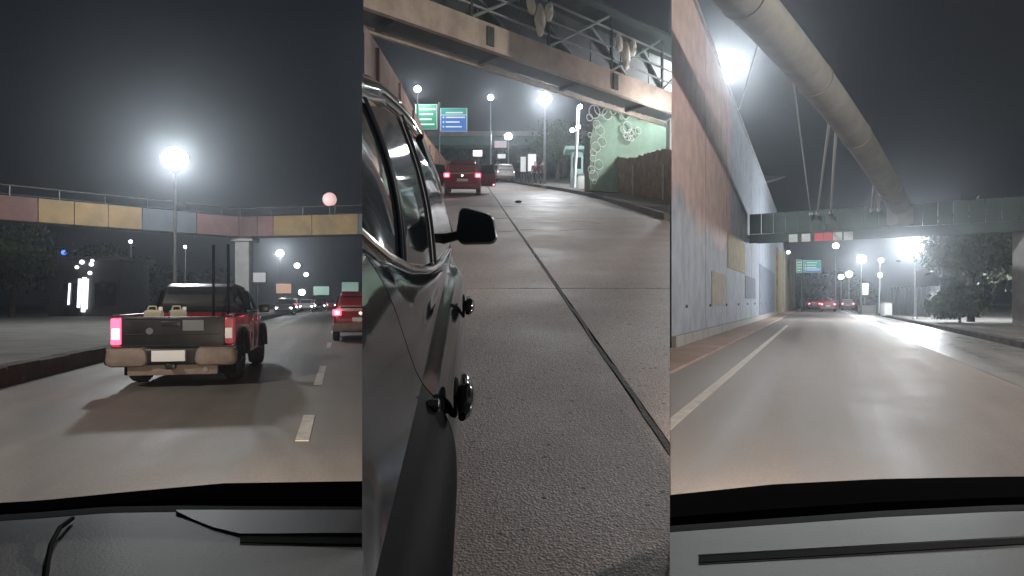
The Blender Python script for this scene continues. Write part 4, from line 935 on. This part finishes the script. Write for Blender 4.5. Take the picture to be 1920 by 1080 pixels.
# ------------------------------------------------------------------ the two cars the outer views look out of: dashboard, bonnet, wheels
M_DASH = mat('dash_plastic', (.1, .103, .094), .6, var=.2, scale=2.5, bump=.1, bscale=300)
M_DASHD = mat('dash_dark', (.035, .035, .036), .55, var=.2, scale=3)
def gridP(f, xs, ys_): return [[f(x, y) for x in xs] for y in ys_]
def cockpit(label, x0, x1, edge, bon, dash, slot, no, sgn):
    """edge/bon/dash: picture rows as functions of column; columns x0..x1 of the photograph at the dashboard's depth"""
    t = thing('car', label, 'car', (sgn*.8, 1.3, 0))
    lo = t.location
    def o(name, mb, m, parent=None, clip=True, smooth=True):
        if clip: mb.clip(no)
        mb.v = [tuple(Vector(v)-lo) for v in mb.v]; return obj(name, mb, m, parent or t, smooth=smooth)
    xs = [x0+(x1-x0)*k/28 for k in range(29)]
    # dashboard top: from the windscreen base towards the viewer
    rows = [[P(x, dash(x), .98) for x in xs]]
    for Y, k in ((.94, .03), (.85, .12), (.74, .26), (.62, .46), (.5, .8), (.4, 1.25)): rows.append([P(x, dash(x)+k*340, Y) for x in xs])
    d = o('dashboard', MB().shell(rows, (0, 0, -.22)), M_DASH)
    if slot:
        sx = [slot[0]+(slot[1]-slot[0])*k/20 for k in range(21)]
        yy_ = lambda x: slot[2]+(slot[3]-slot[2])*(x-slot[0])/(slot[1]-slot[0])
        def on_dash(x, y):
            k = (y-dash(x))/340; tab = [(0, .98), (.03, .94), (.12, .85), (.26, .74), (.46, .62), (.8, .5), (1.25, .4)]; return interp(tab, k)[0]
        r2 = [[P(x, yy_(x)+dy-1.0, on_dash(x, yy_(x)+dy)) + Vector((0, 0, .0015)) for x in sx] for dy in (-6, -2, 2, 6)]
        o('defroster_slot', MB().shell(r2, (0, 0, -.004)), M_MATT, d)
        for dy in (-9, 9): o('slot_lip', MB().tube([P(x, yy_(x)+dy, on_dash(x, yy_(x)+dy)) for x in sx], .0022, 6), M_DASH, d)
    # cowl and bonnet
    rows = [[P(x, dash(x)-1, 1.0) for x in xs], [P(x, dash(x)-8, 1.06) for x in xs], [P(x, dash(x)-12, 1.16) for x in xs]]
    o('cowl', MB().shell(rows, (0, 0, -.1)), M_MATT)
    rows = []
    for Y, k in ((1.2, .3), (1.35, .66), (1.5, .9), (1.7, 1.0), (1.9, .96), (2.1, .7), (2.25, .25), (2.32, -.4)): rows.append([P(x, dash(x)-10+(bon(x)-dash(x)+10)*k, Y) for x in xs])
    o('bonnet', MB().shell(rows, (0, 0, -.03)), mat('bonnet_black', (.008, .008, .009), .75, spec=.0, var=.1, scale=3))
    cx = [(P(x0, 0, 1.7).x+P(x1, 0, 1.7).x)/2, abs(P(x1, 0, 1.7).x-P(x0, 0, 1.7).x)/2]
    o('front_body', MB().box(cx[0]-cx[1], cx[0]+cx[1], .9, 2.1, .3, .62, .04), M_MATT)
    for yy_ in (1.75, .45):
        wx = sgn*1.05; ow = o('wheel', MB().lathe([(.2, -.1), (.29, -.1), (.31, -.05), (.31, .05), (.29, .1), (.2, .1)], (wx, yy_, .305), 20, 'x'), M_RUB, clip=False)
        o('rim', MB().lathe([(.19, sgn*.06), (.19, sgn*.1), (.05, sgn*.09)], (wx, yy_, .305), 16, 'x'), M_RIM, ow, clip=False)
    o('floor', MB().box(sgn*.78-.42, sgn*.78+.42, .1, .95, .28, .4, .02), M_MATT)
    o('bulkhead', MB().box(sgn*.78-.42, sgn*.78+.42, .86, .94, .39, .9, .02), M_MATT)
    # headlamp and its beam
    hx = sgn*.82; hl = o('headlight', MB().lathe([(.08, 2.12), (.08, 2.18), (.05, 2.2)], (hx, 0, .5), 14, 'y'), E_HEAD, clip=False)
    o('headlight_housing', MB().box(hx-.13, hx+.13, 1.9, 2.15, .4, .6, .04), M_BLACK, clip=False)
    l = bpy.data.lights.new('headlight_beam', 'SPOT'); l.energy = 900 if sgn < 0 else 1400; l.color = (1, .82, .66); l.spot_size = R(75); l.spot_blend = .9; l.shadow_soft_size = .06
    b_ = bpy.data.objects.new('headlight_beam', l); col.objects.link(b_); b_.parent = t
    hd = DL if sgn < 0 else DR; b_.location = Vector((hx, 2.34, .5))-lo
    b_.rotation_euler = Vector((hd, 1, -.055)).to_track_quat('-Z', 'Y').to_euler()
    return t, o, xs, d
lin = lambda tab: (lambda x: interp(tab, x)[0])
tL, oL, xsL, dL = cockpit('grey dashboard and black bonnet of the car at the left', -120, 720, None, lin([(-120, 950), (79, 938), (240, 922), (420, 906), (680, 902), (760, 902)]), lin([(-120, 985), (79, 972), (200, 962), (330, 960), (680, 962)]), (450, 720, 1014, 1018), (-1, KL, 0), -1)
# darker binnacle area and pillar at the left car
bx_ = [330, 360, 400, 450, 520, 600, 720]
r0 = [P(x, 961, .965)+Vector((0, 0, .004)) for x in bx_]; r1 = [P(x, y, interp([(961, .965), (972, .94), (1002, .85), (1040, .76)], y)[0])+Vector((0, 0, .004)) for x, y in zip(bx_, (963, 978, 994, 1006, 1006, 1005, 1005))]
oL('binnacle_hood', MB().shell([r0, r1], (0, 0, -.01)), M_DASHD, dL)
oL('trim_gap', MB().tube([P(82, 1110, .66), P(88, 1060, .73), P(96, 1020, .79), P(112, 990, .86), P(136, 972, .93)], .003, 8), M_MATT, dL)
tR, oR, xsR, dR = cockpit('grey dashboard and black bonnet of the car at the right', 1216, 2040, None, lin([(1200, 934), (1256, 928), (1450, 908), (1650, 898), (1856, 894), (2040, 892)]), lin([(1200, 1004), (1256, 998), (1450, 984), (1650, 970), (1856, 960), (2040, 955)]), (1310, 2040, 1052, 1010), (1, -KR, 0), 1)
# ------------------------------------------------------------------ trees, people, haze
def tree(label, x, y, gz, h, rad, leaf=M_LEAF, nl=2600, trunk_h=None, seed=1, name='tree', squash=1.0, group=None, ls=.16):
    rnd = random.Random(seed); th = trunk_h or h*.38
    t = thing(name, label, 'tree' if name == 'tree' else 'bush', (x, y, gz), 0, group)
    mb = MB(); tips = []
    tp = Vector((rnd.uniform(-.2, .2), rnd.uniform(-.2, .2), th)); mb.tube([(0, 0, -.1), (tp.x*.4, tp.y*.4, th*.5), tp], [h*.032, h*.025, h*.02], 8)
    nb = 11
    for i in range(nb):
        a = 2*math.pi*i/nb+rnd.uniform(-.3, .3); e = rnd.uniform(.15, 1.25); ln = rad*rnd.uniform(.6, 1.0)
        end = tp+Vector((math.cos(a)*math.cos(e)*ln, math.sin(a)*math.cos(e)*ln, math.sin(e)*(h-th)*.85*rnd.uniform(.7, 1)))
        mid = tp.lerp(end, .5)+Vector((rnd.uniform(-.2, .2), rnd.uniform(-.2, .2), rnd.uniform(0, .3)))
        mb.tube([tp, mid, end], [h*.013, h*.008, h*.003], 5); tips += [mid, end, end, mid.lerp(end, .6)]
    obj('trunk', mb, M_BARK, t)
    lv = MB()
    for i in range(nl):
        c = rnd.choice(tips); p = c+Vector((rnd.gauss(0, rad*.22), rnd.gauss(0, rad*.22), rnd.gauss(0, rad*.2*squash)))
        if p.z < th*.5: p.z = th*.5+rnd.random()*.5
        s = ls*rnd.uniform(.6, 1.5); q_ = Euler((rnd.uniform(0, 6.3), rnd.uniform(0, 6.3), rnd.uniform(0, 6.3))).to_matrix()
        lv.add([p+q_@Vector(v)*s for v in ((-.9, 0, 0), (0, -.42, .08), (1, 0, 0), (0, .42, .08))], [(0, 1, 2, 3)])
    o = obj('crown', lv, leaf, t, smooth=False); return t
def at(px, Y): return P(px, 0, Y).x, Y
tree('dark tree at the far left beside the glowing shop', *at(98, 50), .26, 5.2, 2.0, seed=3, nl=2600)
tree('tall dark tree left of the dim lamp behind the pickup', *at(190, 66), .26, 7.5, 3.0, seed=4, nl=3000)
tree('tree at the left picture edge before the shop', *at(22, 42), .26, 6, 2.4, seed=5, nl=3000)
tree('dark tree behind the two people on the hill', *at(1045, 54), SL*54, 5.6, 2.0, seed=6, nl=3600)
tree('tree beyond the far green footbridge on the hill', *at(862, 96), SL*96, 5.5, 3.4, seed=8, nl=3000, ls=.25)
tree('wide tree beyond the pinkish billboard on the hill', *at(985, 92), SL*92, 5.5, 3.6, seed=9, nl=3400, ls=.25)
tree('large dark tree on the right pavement at the picture edge', *at(1820, 38), .14, 6.6, 2.5, M_LEAF2, 4200, seed=10)
tree('tree behind the bush right of the dark fence', *at(1905, 44), .14, 7.4, 3.0, M_LEAF2, 3600, seed=11)
tree('bush', *at(1800, 36), .14, 2.4, 1.3, M_LEAF, 2600, trunk_h=.5, seed=12, name='bush')['label'] = 'dark leafy bush in front of the pale low wall on the right'
for i, (px, Y, h) in enumerate(((1545, 120, 6), (1575, 125, 7), (1600, 122, 5), (1512, 128, 6.5))):
    tree(['second tree from the left at the end of the right road', 'third and tallest tree at the end of the right road', 'rightmost tree at the end of the right road', 'leftmost tree at the end of the right road'][i], *at(px, Y), 0, h, 3.4, seed=20+i, nl=1800, group='trees at the end of the right road', ls=.35)
for i, (px, Y, h) in enumerate(((250, 100, 7), (330, 110, 6), (400, 120, 6.5))):
    tree(['far tree left of the pickup cab', 'far tree just above the pickup cab', 'far tree by the pickup\'s posts'][i], *at(px, Y), .26, h, 4, seed=30+i, nl=1800, group='far trees behind the pickup', ls=.35)

def person(label, x, y, gz, H, face, m_top, m_leg, seed):
    rnd = random.Random(seed); k = H/1.75
    t = thing('person', label, 'person', (x, y, gz), face, None)
    def skin(name, V, E, rad, m, parent=None, sub=1):
        me = bpy.data.meshes.new(name); me.from_pydata([tuple(c*k for c in v) for v in V], E, []); me.materials.append(m)
        o = bpy.data.objects.new(name, me); col.objects.link(o); o.parent = parent or t
        md = o.modifiers.new('skin', 'SKIN'); md.use_smooth_shade = True
        for i, r in enumerate(rad): me.skin_vertices[0].data[i].radius = (r[0]*k, r[1]*k)
        me.skin_vertices[0].data[0].use_root = True
        s = o.modifiers.new('sub', 'SUBSURF'); s.levels = sub; s.render_levels = sub; return o
    st = rnd.uniform(.03, .12)
    V = [(0,0,.95),(0,.01,1.15),(0,.0,1.38),(0,0,1.5),(0,.01,1.58),(0,.02,1.68), (-.1,0,.9),(-.11,st,.5),(-.11,0,.09),(-.12,.13,.03), (.1,0,.9),(.11,-st,.5),(.11,-st*1.6,.09),(.12,.11-st*1.6,.03),
         (-.19,0,1.4),(-.24,-.02,1.14),(-.22,.08,.9),(-.21,.11,.8),(.19,0,1.4),(.24,-.02,1.14),(.22,.06,.9),(.21,.09,.8)]
    E = [(0,1),(1,2),(2,3),(3,4),(4,5),(0,6),(6,7),(7,8),(8,9),(0,10),(10,11),(11,12),(12,13),(2,14),(14,15),(15,16),(16,17),(2,18),(18,19),(19,20),(20,21)]
    Rr = [(.1,.08),(.1,.08),(.11,.07),(.055,.055),(.085,.1),(.06,.08),(.06,.06),(.05,.05),(.04,.045),(.035,.03),(.06,.06),(.05,.05),(.04,.045),(.035,.03),(.045,.045),(.035,.035),(.03,.03),(.022,.035),(.045,.045),(.035,.035),(.032,.032),(.022,.035)]
    b = skin('body', V, E, Rr, M_SKIN, sub=2)
    skin('jacket', [(0,0,.9),(0,.01,1.15),(0,0,1.4),(-.19,0,1.41),(-.24,-.02,1.14),(-.22,.07,.93),(.19,0,1.41),(.24,-.02,1.14),(.22,.05,.93)], [(0,1),(1,2),(2,3),(3,4),(4,5),(2,6),(6,7),(7,8)], [(.175,.13),(.16,.125),(.175,.12),(.08,.08),(.06,.06),(.05,.05),(.08,.08),(.06,.06),(.05,.05)], m_top, b)
    skin('trousers', [(0,0,.93),(-.1,0,.86),(-.11,st,.5),(-.11,0,.1),(.1,0,.86),(.11,-st,.5),(.11,-st*1.6,.1)], [(0,1),(1,2),(2,3),(0,4),(4,5),(5,6)], [(.155,.12),(.105,.11),(.078,.08),(.065,.07),(.105,.11),(.078,.08),(.065,.07)], m_leg, b)
    skin('hair', [(0,-.02,1.66),(0,-.03,1.75)], [(0,1)], [(.095,.1),(.07,.08)], M_HAIR, b)
    mb = MB()
    for s in (-1, 1): mb.sphere((s*.03*k, .115*k, 1.64*k), .012*k, 8, 6)
    obj('eyes', mb, M_PLATE, b); obj('nose', MB().tube([(0, .11*k, 1.64*k), (0, .135*k, 1.6*k)], [.006*k, .013*k], 6), M_SKIN, b)
    return t
person('left of two dark-clothed people standing by the kerb on the hill', *at(1003, 45), SL*45+.15, 1.6, R(160), M_CLOTH2, M_CLOTH, 1)
person('right and taller of two people by the kerb on the hill, dressed in black', *at(1018, 44), SL*44+.15, 1.7, R(200), M_CLOTH, M_CLOTH, 2)

# small stone on the hill road
st_ = MB().sphere((0, 0, .04), .13, 10, 6, .35); so = obj('stone', st_, M_KERB, None, (P(972, 379, 25).x, 25, SL*25)); tag(so, 'small dark stone lying in the middle of the hill road', 'stone')

# haze: volume added to give the lamps their glare halos
hzb = MB().box(-255, 255, -55, 415, -1.7, 36)
ho = obj('haze', hzb, None if False else M_CONC, smooth=False); ho.data.materials.clear()
m = bpy.data.materials.new('halo_haze'); m.use_nodes = True; nt = m.node_tree; nt.nodes.clear()
out = nt.nodes.new('ShaderNodeOutputMaterial'); pv = nt.nodes.new('ShaderNodeVolumePrincipled'); pv.inputs['Color'].default_value = (.85, .92, 1, 1); pv.inputs['Density'].default_value = .002; pv.inputs['Anisotropy'].default_value = .88
nt.links.new(pv.outputs[0], out.inputs['Volume']); ho.data.materials.append(m); ho['kind'] = 'stuff'
